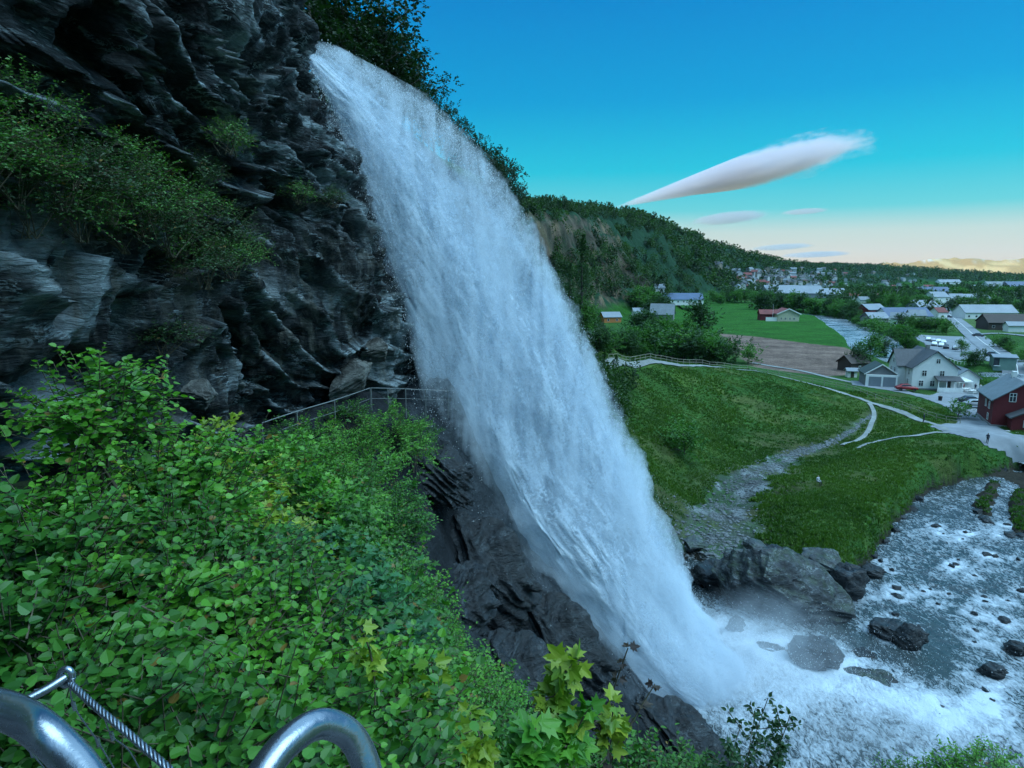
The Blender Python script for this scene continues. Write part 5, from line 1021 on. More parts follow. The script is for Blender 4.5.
# --- red house at the right edge
pr = hit(998, 428); Rd = thing('red_house', 'dark red wooden house with white windows and grey roof at the right edge', 'house', (pr[0] - .4, pr[1] + 1.5, pr[2]), math.radians(-24))
gable(11, 8.2, 4.6, 7.6, M_RED, M_ROOFG, Rd, x0=4.3, y0=5.5, axis='y'); gable(3.4, 6.4, 2.2, 3.9, M_RED, M_ROOF, Rd, x0=5.6, y0=-1.0, axis='y', nmw='porch_wall', nmr='porch_roof')
for x in (2.8, 5.6): window(Rd, x, -.03, 4.4, 1.0, 1.5, '-y')
window(Rd, 4.6, -2.74, .7, 1.2, 1.2, '-y'); window(Rd, 6.1, -2.74, .7, 1.2, 1.2, '-y'); window(Rd, .17, 2.5, 2.6, 1.0, 1.3, '-x'); window(Rd, .17, 5.0, 2.6, 1.0, 1.3, '-x'); window(Rd, .17, 2.8, .6, 1.0, 1.2, '-x'); part('chimney', *boxes([(4.0, 4.7, 7.2, 7.9, 7.0, 8.7)]), M_WHITE, Rd); part('footing', *boxes([(.1, 8.5, -.1, 11.1, -1.5, .3)]), M_STONEW, Rd)
part('porch_deck', *boxes([(1.5, 9.5, -3.9, -2.75, -.2, 0.0)]), M_WHITE, Rd)
# --- kiosk
pk = hit(996, 367); K = thing('kiosk', 'pale green open-fronted kiosk standing between car park and bank', 'kiosk', tuple(pk), math.radians(-20)); gable(5.5, 4.0, 2.9, 3.5, M_GREENM, M_METALR, K, axis='x', x0=1.5)
part('bay_shade_panel', *boxes([(-1.3, .1, -2.08, -1.98, .5, 2.6)]), M_GLASSD, K); part('counter', *boxes([(-1.3, .3, -2.5, -2.1, .4, .55)]), M_WHITE, K)  # dark slab on the wall stands in for the shaded opening
# --- field house
pf = hit(781, 321.5); Fh = thing('field_house', 'cream gabled house with a row of small windows standing in the green field', 'house', tuple(pf), math.radians(-8))
gable(15, 11.5, 4.2, 6.8, M_CREAM, M_ROOFR, Fh, x0=4.0, y0=8, axis='y', ov=.7)
for x in (.2, 2.4, 4.8, 7.0): window(Fh, x, .46, 1.0, .9, 1.2, '-y')
part('bargeboard', np.array([(-2.6, -.32, 3.65), (4, -.32, 6.75), (10.6, -.32, 3.65), (10.6, -.32, 4.25), (4, -.32, 7.35), (-2.6, -.32, 4.25)]), np.array([(0, 1, 4, 5), (1, 2, 3, 4)]), M_WHITE, Fh)
gable(10, 7, 3.6, 5.8, M_RED, M_ROOFR, Fh, x0=-4.5, y0=12, axis='x', nmw='wing_wall', nmr='wing_roof'); part('garden_wall', *boxes([(-8, -2, 1.0, 1.2, 0, 2.2)]), M_WHITE, Fh)
pp = hit(772.5, 321); FP = thing('flagpole', 'thin white flagpole beside the cream house in the field', 'flagpole', tuple(pp)); part('pole', *tubes([(0, 0, 0)], [(0, 0, 9)], .09, .05, 8), M_WHITE, FP, True); part('knob', *boxes([(-.12, .12, -.12, .12, 9, 9.2)]), M_WHITE, FP)
# --- generic buildings: px, py base (front left corner), length px, eave m, depth m, roof, wall, rot, label
def building(px, py, wpx, eave, dep, rm, wm, rz, lab, nm='building', win=True, grp=None, cat='building', pk=None):
    p = hit(px, py); d = np.hypot(p[0], p[1]); L = wpx * d / F; o = thing(nm, lab, cat, tuple(p), math.radians(rz), grp)
    gable(L, dep, eave, pk or eave + dep * .3, wm, rm, o, x0=L / 2, y0=dep / 2, axis='x', ov=.5)
    if win:
        for k in range(max(1, min(7, int(L / 4)))): window(o, L * (k + .5) / max(1, min(7, int(L / 4))), -.03, 1.0, 1.2, 1.2, '-y', mull=False)
    return o
building(604, 323, 18, 3.2, 8, M_METALR, M_ORANGE, 12, 'hillside house with orange boarded gable and pale roof right of the waterfall', 'house', cat='house')
building(650, 320, 22, 3.6, 9, M_ROOFG, M_GREY, -18, 'hillside house with broad grey slate roof among dark trees', 'house', cat='house', pk=9)
building(668, 340, 14, 3.0, 6, M_ROOFG, M_WHITE, -35, 'small house with pale gable left of the big round tree', 'house', cat='house')
building(634, 316, 10, 3, 6, M_METALR, M_WHITE, 5, 'little white house behind the orange one', 'house', cat='house')
building(655, 295, 9, 5, 9, M_METALR, M_WHITE, -10, 'tall white house at the foot of the wooded hillside', 'house', cat='house')
building(664, 304, 38, 3.2, 14, M_ROOFB, M_WHITE, -1, 'long low greenhouse with dark blue roof beyond the hillside houses', 'greenhouse', cat='greenhouse')
building(768, 297, 32, 4, 26, M_METALR, M_METALR, 0, 'long white greenhouse below the town, leftmost of three', 'greenhouse', False, cat='greenhouse')
building(803, 298, 20, 5, 26, M_METALR, M_METALR, 0, 'long white greenhouse below the town, middle of three', 'greenhouse', False, cat='greenhouse')
building(825, 298, 20, 4, 20, M_METALR, M_METALR, 0, 'long white greenhouse below the town, rightmost of three', 'greenhouse', False, cat='greenhouse')
building(888, 323, 40, 3.6, 14, M_ROOFB, M_WHITE, 3, 'long barn with blue roof beside the village road', 'barn', cat='barn')
building(868, 318, 20, 5, 10, M_METALR, M_RED, 20, 'red house with pale gabled roof left of the blue barn', 'house', cat='house')
building(870, 325, 17, 3.5, 9, M_METALR, M_GREY, 5, 'low grey house in front of the red one', 'house', cat='house')
building(890, 326, 14, 4, 9, M_ROOFG, M_WHITE, -30, 'white house with grey roof in front of the blue barn', 'house', cat='house')
building(910, 324, 12, 4.5, 9, M_ROOFG, M_CREAM, -15, 'cream house in front of the right end of the blue barn', 'house', cat='house')
building(919, 312, 18, 3.5, 14, M_METALR, M_METALR, 5, 'pale industrial shed next to the start of the straight road', 'shed', False, cat='building')
building(938, 319, 8, 4, 8, M_ROOFR, M_WHITE, 5, 'small white house with reddish front beside the straight road', 'house', cat='house')
building(965, 319, 41, 3.8, 14, M_METALR, M_WHITE, -4, 'long pale metal-roofed greenhouse right of the straight road', 'greenhouse', cat='greenhouse')
building(988, 330, 30, 3.6, 12, M_BROWN, M_BROWN, -10, 'dark brown barn in front of the long pale greenhouse', 'barn', cat='barn')
building(1008, 332, 12, 3, 5, M_METALR, M_WHITE, -12, 'white lean-to at the foot of the dark brown barn', 'shed', False, cat='building')
building(934, 304, 14, 6, 14, M_METALR, M_WHITE, 8, 'white shop building at the far end of the straight road', 'building')
building(926, 299, 22, 6, 20, M_ROOFB, M_GREY, 0, 'wide grey-blue hall behind the shop at the road end', 'building', False)
building(951, 304, 10, 5, 12, M_METALR, M_WHITE, -12, 'white building right of the road end', 'building')
building(860, 306, 9, 5, 8, M_ROOFG, M_WHITE, 0, 'white house among trees left of the red house', 'house', cat='house')
building(964, 303, 9, 5, 9, M_METALR, M_WHITE, 5, 'small white building among trees right of the road end', 'building')
building(940, 284, 18, 4, 20, M_METALR, M_WHITE, 0, 'white hall on the low wooded rise near the right', 'building', False)
building(990, 290, 20, 5, 26, M_ROOFG, M_WHITE, 0, 'large white hall left of the blue-grey hall at the right edge', 'building', False)
building(1010, 290, 24, 5, 26, M_ROOFB, M_GREY, 0, 'large blue-grey hall at the right edge', 'building', False)
for k, (px, py, w_, wm) in enumerate([(975, 301, 8, M_CREAM), (985, 303, 9, M_WHITE), (996, 300, 7, M_WHITE), (945, 298, 8, M_WHITE), (957, 309, 8, M_GREY), (878, 300, 8, M_WHITE), (890, 296, 9, M_WHITE), (905, 297, 8, M_CREAM), (850, 300, 8, M_WHITE), (915, 292, 9, M_WHITE), (970, 289, 10, M_WHITE), (925, 289, 9, M_WHITE)]):
    building(px, py, w_, 4, 9, [M_ROOFG, M_METALR, M_ROOFR][k % 3], wm, random.uniform(-25, 25), 'small house scattered among trees on the far valley floor', 'house', grp='scattered valley houses', cat='house')
# --- the town on the far hillside
TOWN = []
M_TW = wallm('hazed_white_boards', (.42, .44, .44)); M_TC = wallm('hazed_tan_boards', (.25, .22, .17))  # town walls darkened: distance haze put into the wall colours
for k, (wm, rm) in enumerate([(M_TW, M_ROOFG), (M_TW, M_ROOF), (M_TC, M_ROOFR), (M_TC, M_ROOF)]):
    e = bpy.data.objects.new('tmp', None); gable(11, 8, 5.0, 7.6, wm, rm, e, z0=-3); ch = list(e.children)
    TOWN.append([(c.name.split('.')[0], c.data) for c in ch])
    for c in ch: bpy.data.objects.remove(c)
    bpy.data.objects.remove(e)
g = np.random.default_rng(42); spots = []
def town_zone(n_, x0, x1, y0, y1, dens):
    for q in range(n_ * 8):
        if n_ <= 0: break
        px, py = g.uniform(x0, x1), g.uniform(y0, y1)
        if dens(px, py) < g.random(): continue
        spots.append((px, py)); n_ -= 1
town_zone(135, 733, 835, 268, 293, lambda x, y: (y > 270 + .00 * x + (.09 * abs(x - 770))) * (y < 291 - .01 * (x - 733)) * 1.0)
town_zone(45, 800, 915, 266, 288, lambda x, y: .6 * (y > 268 + .05 * (x - 800)))
town_zone(5, 712, 740, 264, 276, lambda x, y: .6 * (y > 255 + .4 * (x - 690)))
for px, py in spots:
    p = hit(px, py); d = np.hypot(p[0], p[1])
    if d < 700 or d > 5200: continue
    o = thing('hillside_house', 'tiny house of the town spread over the far wooded hillside', 'house', tuple(p), g.random() * 3.1, 'houses of the hillside town'); s_ = .62 + .32 * g.random(); o.scale = (s_, s_, s_)
    for nm_, me_ in TOWN[int(g.integers(4)) if g.random() < .5 else int(g.integers(2))]: link(nm_, me_, o)
# ------------------------------------------------------------------ cars
def car_parts(paint):
    prof = [(-2.15, .35), (-2.2, .75), (-1.9, .95), (-1.5, 1.0), (-.95, 1.42), (.55, 1.45), (1.15, .98), (2.0, .85), (2.2, .6), (2.18, .32)]
    n_ = len(prof); V = []
    for y, sc_ in ((-.84, .97), (-.80, 1), (.80, 1), (.84, .97)): V += [(x * (sc_ if abs(y) > .82 else 1), y * (.82 if z > 1.1 else 1), z) for x, z in prof]
    V = np.array(V); Fq = [np.array([[k * n_ + i, k * n_ + (i + 1) % n_, (k + 1) * n_ + (i + 1) % n_, (k + 1) * n_ + i] for k in range(3) for i in range(n_)]), np.array([list(range(n_))[::-1], list(range(3 * n_, 4 * n_))])]
    gl = boxes([(-1.05, .75, -.72, .72, 1.06, 1.36)])[0]; 
    return V, Fq
M_TYRE = plain('tyre', (.02, .02, .02), .8); 
def car_meshes(nm, c):
    m = plain(nm, c, .25, var=.05); V, Fq = car_parts(c); body = mesh_np('car_body', V, Fq, m)
    gv = np.array([(-1.38, s * .82, 1.04) for s in (-1, 1)] + [(-.93, s * .71, 1.37) for s in (-1, 1)] + [(.52, s * .71, 1.40) for s in (-1, 1)] + [(1.02, s * .82, 1.05) for s in (-1, 1)], float); gv[:, 0] *= 1.01
    gf = np.array([(0, 2, 4, 6), (1, 7, 5, 3), (0, 1, 3, 2), (4, 5, 7, 6)]); glass = mesh_np('car_glass', gv + [0, 0, .02], gf, M_GLASSD, smooth=False)
    a = np.linspace(0, 6.283, 14, endpoint=False); wv = np.concatenate([np.stack([np.cos(a) * .33, 0 * a - .1, np.sin(a) * .33], 1), np.stack([np.cos(a) * .33, 0 * a + .1, np.sin(a) * .33], 1)]); i = np.arange(14); wf = [np.stack([i, (i + 1) % 14, (i + 1) % 14 + 14, i + 14], 1), np.array([list(range(14)), list(range(27, 13, -1))])]
    return body, glass, mesh_np('wheel', wv, wf, M_TYRE)
CARS = {'white': car_meshes('white_car_paint', (.7, .72, .74)), 'dark': car_meshes('dark_car_paint', (.03, .035, .045)), 'silver': car_meshes('silver_car_paint', (.35, .37, .4)), 'red': car_meshes('red_car_paint', (.25, .02, .02))}
def car(px, py, c, rz, lab, lift=.2, grp='cars by the farm and car park'):
    p = hit(px, py); o = thing('parked_car', lab, 'car', (p[0], p[1], p[2] + lift), math.radians(rz), grp); b, gl, wh = CARS[c]; link('body', b, o); link('windows', gl, o)
    for x in (-1.35, 1.4):
        for y in (-.78, .78): link('wheel', wh, o, (x, y, .33))
for q in [(928, 341, 'white', 60, 'white car at the far left of the car park row'), (933, 342, 'silver', 60, 'silver car second in the far car park row'), (938, 343, 'white', 60, 'white car third in the far car park row'), (943, 344, 'white', 62, 'white car fourth in the far car park row'), (934, 346, 'white', 60, 'white car parked in front of the far row'), (941, 347, 'white', 60, 'white car right in the nearer car park row'),
          (946, 349, 'dark', 58, 'dark car at the right end of the nearer car park row'), (955, 350, 'silver', 60, 'silver car standing alone in the middle of the car park'), (978, 337, 'dark', -42, 'dark car driving at the car park junction on the straight road'), (948, 318, 'dark', -42, 'dark car far along the straight road'),
          (970, 404, 'dark', -10, 'dark car parked in the yard left of the red house'), (976, 408, 'silver', -14, 'silver car parked beside the dark one in the yard'), (938, 315, 'white', 20, 'white van-like car at the shed by the road'), (992, 357, 'dark', -42, 'dark car on the road behind the kiosk'), (906, 391.5, 'red', -12, 'dark red car in front of the farmhouse gable')]: car(*q)
# ------------------------------------------------------------------ people, tent, tables, bin
def person_mesh(seed, shirt, legs, pose='stand'):
    J = {'hip': (0, 0, .95), 'ch': (0, 0, 1.3), 'nk': (0, 0, 1.48), 'hd': (0, -.02, 1.62), 'tp': (0, 0, 1.74), 'lh': (.1, 0, .9), 'lk': (.12, -.06, .5), 'lf': (.12, .06, .06), 'lt': (.13, -.12, .03), 'rh': (-.1, 0, .9), 'rk': (-.12, .04, .5), 'rf': (-.12, .12, .06), 'rt': (-.13, -.04, .03),
         'ls': (.2, 0, 1.42), 'le': (.26, .03, 1.15), 'lw': (.25, -.08, .9), 'rs': (-.2, 0, 1.42), 're': (-.26, .03, 1.15), 'rw': (-.25, -.05, .9)}
    if pose == 'sit':
        for k, v in {'lk': (.14, -.42, .92), 'lf': (.14, -.45, .5), 'lt': (.14, -.6, .48), 'rk': (-.14, -.42, .92), 'rf': (-.14, -.45, .5), 'rt': (-.14, -.6, .48), 'lw': (.15, -.35, 1.0), 'rw': (-.15, -.35, 1.0)}.items(): J[k] = v
        J = {k: (v[0], v[1], v[2] - .46) for k, v in J.items()}
    E = [('hip', 'ch'), ('ch', 'nk'), ('nk', 'hd'), ('hd', 'tp'), ('hip', 'lh'), ('lh', 'lk'), ('lk', 'lf'), ('lf', 'lt'), ('hip', 'rh'), ('rh', 'rk'), ('rk', 'rf'), ('rf', 'rt'), ('ch', 'ls'), ('ls', 'le'), ('le', 'lw'), ('ch', 'rs'), ('rs', 're'), ('re', 'rw')]
    R = {'hip': .15, 'ch': .16, 'nk': .06, 'hd': .1, 'tp': .07, 'lh': .1, 'rh': .1, 'lk': .07, 'rk': .07, 'lf': .05, 'rf': .05, 'lt': .04, 'rt': .04, 'ls': .08, 'rs': .08, 'le': .05, 're': .05, 'lw': .04, 'rw': .04}
    ks = list(J); me = bpy.data.meshes.new('person'); me.from_pydata([J[k] for k in ks], [(ks.index(a), ks.index(b)) for a, b in E], []); o = bpy.data.objects.new('person', me); COL.objects.link(o)
    o.modifiers.new('s', 'SKIN'); 
    for i, k in enumerate(ks): me.skin_vertices[0].data[i].radius = (R[k], R[k] * .8)
    me.skin_vertices[0].data[0].use_root = True; sb = o.modifiers.new('u', 'SUBSURF'); sb.levels = 1; sb.render_levels = 1
    dg = bpy.context.evaluated_depsgraph_get(); ev = bpy.data.meshes.new_from_object(o.evaluated_get(dg)); bpy.data.objects.remove(o)
    n = N('clothes'); sp = n.n('ShaderNodeSeparateXYZ'); n.L(n.coord('Object'), sp.inputs[0]); zt = .95 - (.46 if pose == 'sit' else 0); c = n.mix(n.ramp(sp.outputs[2], [(zt / 2 * 1.0, 0.0), (zt / 2 + .01, 1.0)]), legs, shirt)
    mr = n.math('DIVIDE', sp.outputs[2], 2.0); c = n.mix(n.ramp(mr, [((zt) / 2, 0.0), (zt / 2 + .01, 1.0)]), legs, shirt); c = n.mix(n.ramp(mr, [((zt + .56) / 2, 0.0), ((zt + .58) / 2, 1.0)]), c, (.45, .28, .2)); c = n.mix(n.ramp(mr, [((zt + .72) / 2, 0.0), ((zt + .74) / 2, 1.0)]), c, (.04, .03, .02)); n.bsdf(c, .8); ev.materials.clear(); ev.materials.append(n.m); return ev
PM = [person_mesh(1, (.02, .03, .06), (.02, .02, .03)), person_mesh(2, (.5, .5, .52), (.03, .04, .08)), person_mesh(3, (.25, .04, .04), (.04, .04, .04)), person_mesh(4, (.45, .47, .5), (.02, .02, .025), 'sit')]
for px, py, k, lab, rz in [(923.5, 423, 0, 'person in dark clothes walking on the footpath below the yard', 1.0), (987, 445, 0, 'person in dark clothes standing at the edge of the lane by the river', 2.0), (817.5, 486, 3, 'person in a pale top sitting on the grass above the gravel gully', .5), (963, 391, 2, 'person in a red top standing by the white tent', .2), (969, 390, 1, 'person in a pale top among the yard tables', 1.2), (975, 391.5, 0, 'person in dark clothes among the yard tables', 2.5), (980, 392, 1, 'person in a pale top at the end of the yard tables', 3.1)]:
    p = hit(px, py); o = link('person', PM[k]); tag(o, lab, 'person', 'people'); o.location = (p[0], p[1], p[2] + .1); o.rotation_euler = (0, 0, rz)
p = hit(940, 401); o = thing('litter_bin', 'small dark round bin standing alone in the yard', 'bin', (p[0], p[1], p[2] + .1)); part('bin_body', *tubes([(0, 0, 0)], [(0, 0, .85)], .33, .4, 16), M_TYRE, o); part('bin_lid', *tubes([(0, 0, .85), (0, 0, .95)], [(0, 0, .95), (0, 0, 1.0)], [.43, .3], [.3, .02], 16), M_BROWN, o)
p = hit(960.5, 390); o = thing('party_tent', 'white peaked tent canopy standing beside the farmhouse annex', 'tent', (p[0], p[1], p[2])); 
part('canopy', np.array([(-1.6, -1.6, 2.2), (1.6, -1.6, 2.2), (1.6, 1.6, 2.2), (-1.6, 1.6, 2.2), (0, 0, 3.1), (-1.6, -1.6, 1.95), (1.6, -1.6, 1.95), (1.6, 1.6, 1.95), (-1.6, 1.6, 1.95)]), [np.array([(0, 1, 4), (1, 2, 4), (2, 3, 4), (3, 0, 4)]), np.array([(5, 6, 1, 0), (6, 7, 2, 1), (7, 8, 3, 2), (8, 5, 0, 3)])], M_WHITE, o)
for x in (-1.5, 1.5):
    for y in (-1.5, 1.5): part('pole', *tubes([(x, y, 0)], [(x, y, 2.1)], .04, .04, 6), M_WHITE, o)
for k, (px, py) in enumerate([(966, 392), (972, 394), (978, 394)]):
    p = hit(px, py); o = thing('picnic_table', 'pale wooden picnic table in the yard near the tent', 'table', (p[0], p[1], p[2] + .1), k * .4, 'picnic tables in the yard'); part('tabletop', *boxes([(-.9, .9, -.4, .4, .72, .77)]), M_WHITE, o); part('bench', *boxes([(-.9, .9, -.85, -.6, .42, .46)]), M_WHITE, o); part('bench', *boxes([(-.9, .9, .6, .85, .42, .46)]), M_WHITE, o); part('leg', *boxes([(-.75, -.65, -.75, .75, 0, .42), (-.75, -.65, -.1, .1, .42, .72)]), M_WHITE, o); part('leg', *boxes([(.65, .75, -.75, .75, 0, .42), (.65, .75, -.1, .1, .42, .72)]), M_WHITE, o)
# ------------------------------------------------------------------ fences
M_WOOD = plain('weathered_wood', (.30, .29, .22), .85, var=.4, scale=4); M_GALV = plain('galvanised_steel', (.22, .24, .24), .45, metal=.4, var=.3, scale=6)
def fence(pts, gap, h, name, lab, mat, rails=(1.0,), pr=.05, rr_=.035, cat='fence'):
    P = catmull(np.array(pts, float), 400); s_ = np.concatenate([[0], np.cumsum(np.linalg.norm(np.diff(P[:, :2], axis=0), axis=1))]); n_ = min(int(s_[-1] / gap) + 1, 98); t = np.linspace(0, s_[-1], n_); X, Y = np.interp(t, s_, P[:, 0]), np.interp(t, s_, P[:, 1])
    Z = gz(X, Y) if P.shape[1] == 2 else np.interp(t, s_, P[:, 2]); o = thing(name, lab, cat, (X[0], Y[0], Z[0])); O = np.array([X[0], Y[0], Z[0]]); A = np.stack([X, Y, Z], 1) - O
    V0_, F0_ = tubes([(0, 0, -.3)], [(0, 0, h)], pr, pr, 6); pm = mesh_np('post', V0_, F0_, mat)
    for a in A: link('post', pm, o, tuple(a))
    for z in rails: part('rail', *tubes(A[:-1] + [0, 0, h * z], A[1:] + [0, 0, h * z], rr_, rr_, 6), mat, o, True)
    return o
fence([tuple(PZ(a, b, c)[:2] + [.3, 1.6]) for a, b, c in TZ] + hp([ (840, 388), (870, 397), (905, 408), (945, 422), (960, 424)]), 2.4, 1.05, 'wooden_fence', 'long pale rail fence following the upper edge of the footpath', M_WOOD, (1.0, .5), .06, .045)
fence(hp([(932, 357), (950, 361.5), (975, 366)]), 2.0, .9, 'parapet_fence', 'pale rail along the near edge of the car park', M_WHITE, (1.0,), .08, .10)
pr_ = [PY(262, 423, 25), PY(298, 411, 27.3), PY(335, 400, 29.7), PY(370, 388, 33)]
def railing_path(tops, h, lab, gap):
    P = np.array(tops); o = thing('path_railing', lab, 'railing', tuple(P[0] - [0, 0, h]), 0, None); L0 = P[0] - [0, 0, h]
    Q = catmull(P, 60); part('rail', *tubes(Q[:-1] - L0, Q[1:] - L0, .024, .024, 6), M_GALV, o, True)
    Q2 = Q - [0, 0, h * .45]; part('rail', *tubes(Q2[:-1] - L0, Q2[1:] - L0, .012, .012, 5), M_GALV, o, True)
    for k in np.linspace(0, 59, gap).astype(int): part('post', *tubes([Q[k] - L0 - [0, 0, h + .4]], [Q[k] - L0], .025, .025, 6), M_GALV, o, True)
railing_path(pr_, 1.2, 'steel path railing climbing from the shrubs to the railing corner', 4)
railing_path([PY(371, 388, 33), PY(395, 388.5, 35), PY(418, 389.5, 36.5), PY(448, 391, 38)], 1.2, 'level steel path railing running in behind the waterfall', 5)
# ------------------------------------------------------------------ steel handrail at the camera
n = N('brushed_steel'); co = n.coord('Object', (1, 1, 1)); s1 = n.noise(co, 40, 5, .7); s2 = n.noise(co, 6, 3)
n.bsdf(n.mix(n.ramp(s2, [(.3, 0.0), (.7, 1.0)]), (.16, .19, .23), (.36, .41, .46)), n.ramp(s1, [(.3, .15), (.7, .34)]), n.bump(s1, .3, .003), metal=.9); M_STEEL = n.m
def tube_path(P, r, sides=20):
    P = np.asarray(P, float); T = unit(np.gradient(P, axis=0)); up = np.array([0, 0, 1.]); nn = unit(np.cross(T, up) + 1e-6); 
    for i in range(1, len(P)):
        v = nn[i - 1] - T[i] * (nn[i - 1] @ T[i]); nn[i] = v / np.linalg.norm(v)
    b = np.cross(T, nn); a = np.linspace(0, 6.28318, sides, endpoint=False); V = P[:, None] + r * (np.cos(a)[None, :, None] * nn[:, None] + np.sin(a)[None, :, None] * b[:, None]); i = np.arange(len(P) * sides).reshape(len(P), sides)
    Fq = np.stack([i[:-1], np.roll(i, -1, 1)[:-1], np.roll(i, -1, 1)[1:], i[1:]], -1).reshape(-1, 4); return V.reshape(-1, 3), [Fq, np.array([i[0][::-1], i[-1]])]
def pathpx(L, m=60): return catmull(np.array([PY(a, b, Y) for a, b, Y in L]), m)
HR = thing('steel_handrail', 'brushed steel tube handrail with a bend and wire rope at the bottom left corner', 'handrail', (-.3, .4, 28.4)); HO = np.array([-.3, .4, 28.4])
def hpart(nm, L, r, sides=20, m=70, mat=None): V, Fq = tube_path(pathpx(L, m) - HO, r, sides); return part(nm, V, Fq, mat or M_STEEL, HR, True)
hpart('rail', [(-160, 720, .50), (-90, 706, .56), (-40, 703, .62), (0, 709, .66), (30, 722, .68), (58, 745, .68), (88, 780, .66), (120, 840, .62)], .0200)
hpart('rail', [(215, 880, .60), (240, 820, .66), (262, 775, .70), (288, 742, .74), (318, 724, .78), (345, 731, .80), (362, 755, .80), (374, 800, .78), (380, 870, .74)], .0190)
hpart('brace', [(20, 703, .80), (45, 690, .82), (66, 677, .84)], .006, 12)
ey = [(66 + 6.5 * math.cos(t), 677 + 8 * math.sin(t), .84) for t in np.linspace(0, 6.283, 13)]; hpart('eyelet', ey, .0045, 10)
R1_ = pathpx([(70, 683, .84), (95, 706, .80), (130, 735, .76), (170, 770, .72), (215, 812, .68)], 160)
T_ = unit(np.gradient(R1_, axis=0)); nA = unit(np.cross(T_, [0, 0, 1.])); nB = np.cross(T_, nA); rope = []
for q in range(4):
    an = np.linspace(0, 60, 160) + q * math.pi / 2; C_ = R1_ + .0024 * (np.cos(an)[:, None] * nA + np.sin(an)[:, None] * nB) - HO; rope.append(tube_path(C_, .0026, 7))
b_ = 0; VV_, FF_, CC_ = [], [], []
for V, Fq in rope: VV_.append(V); FF_.append(Fq[0] + b_); b_ += len(V)
part('wire_rope', np.concatenate(VV_), [np.concatenate(FF_)], M_STEEL, HR, True)
for L in ([(70, 680, .84), (74, 706, .86), (98, 742, .9), (118, 775, .92)], [(104, 716, .79), (112, 736, .86), (130, 752, .9), (150, 790, .92)], [(8, 733, .9), (30, 752, .92), (50, 775, .95)], [(-10, 760, .9), (10, 775, .9)], [(34, 690, .83), (60, 684, .84)]): hpart('mesh_wire', L, .0011, 6, 30)
for (a, b, Y) in ((74, 706, .86), (98, 742, .9), (112, 736, .86), (32, 753, .92)): V, Fq = tubes([PY(a - 1.2, b - 4, Y) - HO], [PY(a + 1.2, b + 4, Y) - HO], .0028, .0028, 8); part('wire_clamp', V, Fq, M_STEEL, HR, True)
# ------------------------------------------------------------------ clouds, haze, spray
def vol_mat(name, dens, color, body, aniso=0.2):
    n = N(name); co = n.n('ShaderNodeTexCoord').outputs['Object']; v = n.n('ShaderNodeVectorMath', operation='LENGTH'); n.L(co, v.inputs[0])
    fall_ = n.ramp(v.outputs['Value'], [(0.0, 1.0), (.5, .8), (.98, 0.0)])
    d = body(n, co, fall_); p = n.n('ShaderNodeVolumePrincipled'); p.inputs['Color'].default_value = tuple(color) + (1,); p.inputs['Anisotropy'].default_value = aniso
    n.L(n.math('MULTIPLY', d, dens), p.inputs['Density']); n.L(p.outputs[0], n.out.inputs['Volume']); return n.m
def ball(sub, disp=0, seed=0, taper=0.0):
    V, Fq = rock_data(seed, sub, facets=0, rough=0) if False else (None, None)
    b = __import__('bmesh').new(); __import__('bmesh').ops.create_icosphere(b, subdivisions=sub, radius=1); V = np.array([v.co[:] for v in b.verts]); Fq = np.array([[v.index for v in f.verts] for f in b.faces]); b.free()
    if disp: V = V * (1 + disp * fbm(V * [2.5, 2.5, 2.5] + seed, 4)[:, None])
    if taper: V[:, 1:] *= (1 + taper * V[:, :1] - .25 * taper)
    return V, Fq
def cloud_body(n, co, f):
    m = n.n('ShaderNodeMapping'); n.L(co, m.inputs[0]); m.inputs['Scale'].default_value = (4.5, 2.4, 1.5); return n.ramp(n.math('ADD', n.math('MULTIPLY', f, .9), n.math('MULTIPLY', n.noise(m.outputs[0], 1.6, 8, .68, .6), 1.15)), [(.60, 0.0), (.85, .4), (1.15, 1.0)])
MC = vol_mat('cloud', .010, (.74, .77, .84), cloud_body, .3); MC2 = vol_mat('cloud_thin', .0035, (.55, .62, .68), cloud_body, .2)
def cloud(px0, py0, px1, py1, Y, thick_px, dep, lab, mat, taper=0, seed=1, name='cloud'):
    a, b = PY(px0, py0, Y), PY(px1, py1, Y * 1.04); c = (a + b) / 2; V, Fq = ball(5, .24, seed, taper); o = tag(link(name, mesh_np(name, V, Fq, mat)), lab, 'cloud', 'evening clouds'); o['kind'] = 'structure'
    L = np.linalg.norm(b - a) / 2; o.location = c; o.scale = (L, dep, thick_px * Y / F / 2); d = b - a; o.rotation_euler = (0, -math.atan2(d[2], math.hypot(d[0], d[1])), math.atan2(d[1], d[0]))
    return o
cloud(590, 214, 872, 137, 9000, 37, 560, 'long white lens-shaped cloud over the valley, tapering to the left', MC, .85, 3)
cloud(690, 222, 766, 214, 11000, 14, 500, 'small grey cloud below the long lens cloud', MC2, .2, 5); cloud(782, 213, 826, 210, 12000, 7, 300, 'faint wisp of cloud right of the small grey one', MC2, 0, 6)
cloud(752, 249, 812, 245, 14000, 7, 500, 'thin grey streak of cloud low over the hills', MC2, 0, 7); cloud(780, 256, 850, 253, 15000, 7, 500, 'lowest thin streak of cloud above the town hill', MC2, 0, 8)
# haze: one even box of air
hv, hf = boxes([(-9000, 15500, -2500, 15500, -12, 560)])
n = N('haze'); p = n.n('ShaderNodeVolumePrincipled'); p.inputs['Color'].default_value = (.62, .82, .96, 1); p.inputs['Density'].default_value = HAZE; p.inputs['Anisotropy'].default_value = .1; n.L(p.outputs[0], n.out.inputs['Volume'])
if HAZE > 0: tag(link('haze', mesh_np('haze', hv, hf, n.m, smooth=False)), 'thin blue evening haze filling the valley', 'haze', kind='stuff')
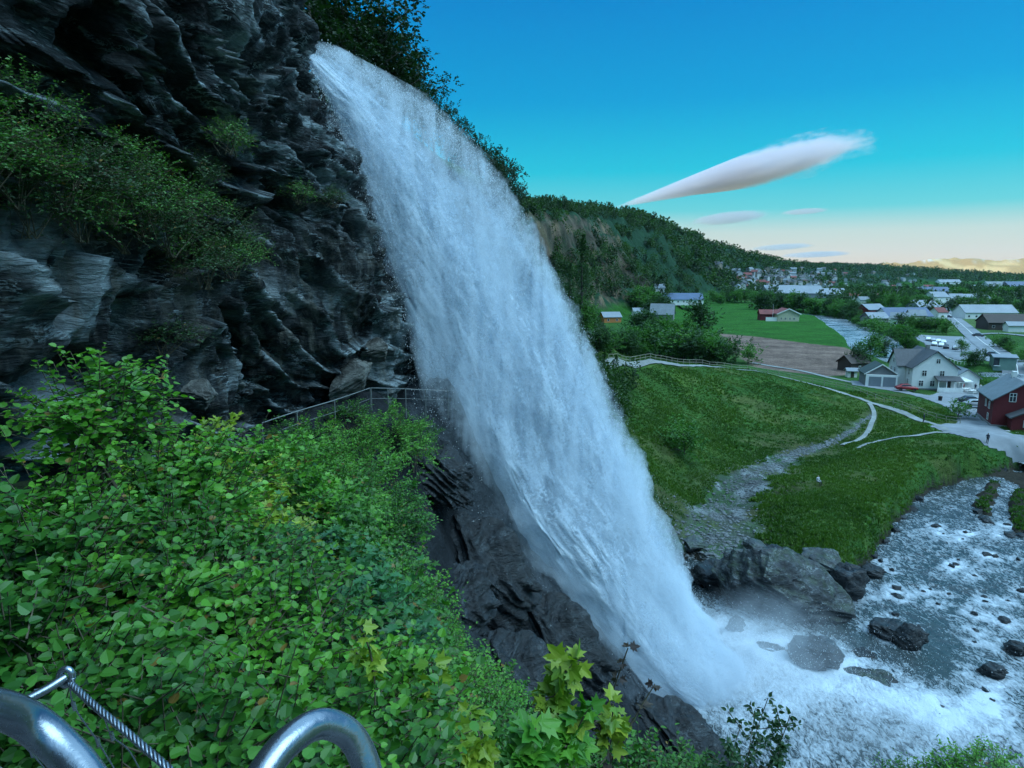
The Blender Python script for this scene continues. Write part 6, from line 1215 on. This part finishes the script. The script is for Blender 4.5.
# spray: soft bodies of mist at the foot and along the jet
def mist_body(n, co, f):
    return n.math('MULTIPLY', f, n.ramp(n.noise(n.coord('Position'), .33, 5, .62, .5), [(.38, 0.0), (.66, 1.0)]))
MM = vol_mat('spray', .22, (.93, .96, 1.0), mist_body, .2)
for k, (c, s_, lab) in enumerate([((17.5, 44.8, 2.4), (8.5, 5.2, 5.2), 'dense spray boiling at the foot of the waterfall'), ((24.0, 39.5, .6), (8, 3.6, 1.2), 'low spray drifting over the foaming tongue')]):
    V, Fq = ball(3, 0, 1); o = tag(link('spray', mesh_np('spray', V, Fq, MM)), lab, 'spray', kind='stuff'); o.location = c; o.scale = s_
# flying droplets, far too many to count
def droplets(n_, seed, label):
    g = np.random.default_rng(seed); v = g.random(n_) ** .8; i = (v * (NV - 1)).astype(int); u = g.random(n_); u = np.where(g.random(n_) < .55, 1 - .16 * np.abs(g.normal(size=n_)), np.where(g.random(n_) < .4, .10 * np.abs(g.normal(size=n_)), u)); u = np.clip(u + .02 * g.normal(size=n_), -.03, 1.03)
    P = Lc[i] * (1 - u[:, None]) + Rc[i] * u[:, None]; P = P + g.normal(size=(n_, 3)) * [.35, 1.6, .5] * (.3 + v[:, None]); P[:, 1] -= 1.8 * g.random(n_)
    nb = n_ // 4; bb = np.stack([17.5 + 7 * g.normal(size=nb), 45.5 + 3.5 * g.normal(size=nb), np.abs(g.normal(size=nb)) * 1.6], 1); P = np.concatenate([P, bb]); m = len(P)
    s_ = .009 + .022 * g.random(m) ** 4; T = np.array([(1, 0, -.7), (-1, 0, -.7), (0, 1, .7), (0, -1, .7)]) ; F_ = np.array([(0, 1, 2), (0, 3, 1), (0, 2, 3), (1, 3, 2)])
    V = P[:, None] + T[None] * s_[:, None, None] * [1, 1, 1.8]; return tag(link('droplets', mesh_np('droplets', V.reshape(-1, 3), (F_[None] + (np.arange(m) * 4)[:, None, None]).reshape(-1, 3), M_DROP, smooth=True)), label, 'droplets', kind='stuff')
M_DROP = plain('water_drops', (.86, .90, .93), .4, var=0)
droplets(60000, 3, 'white droplets flung off the falling water')
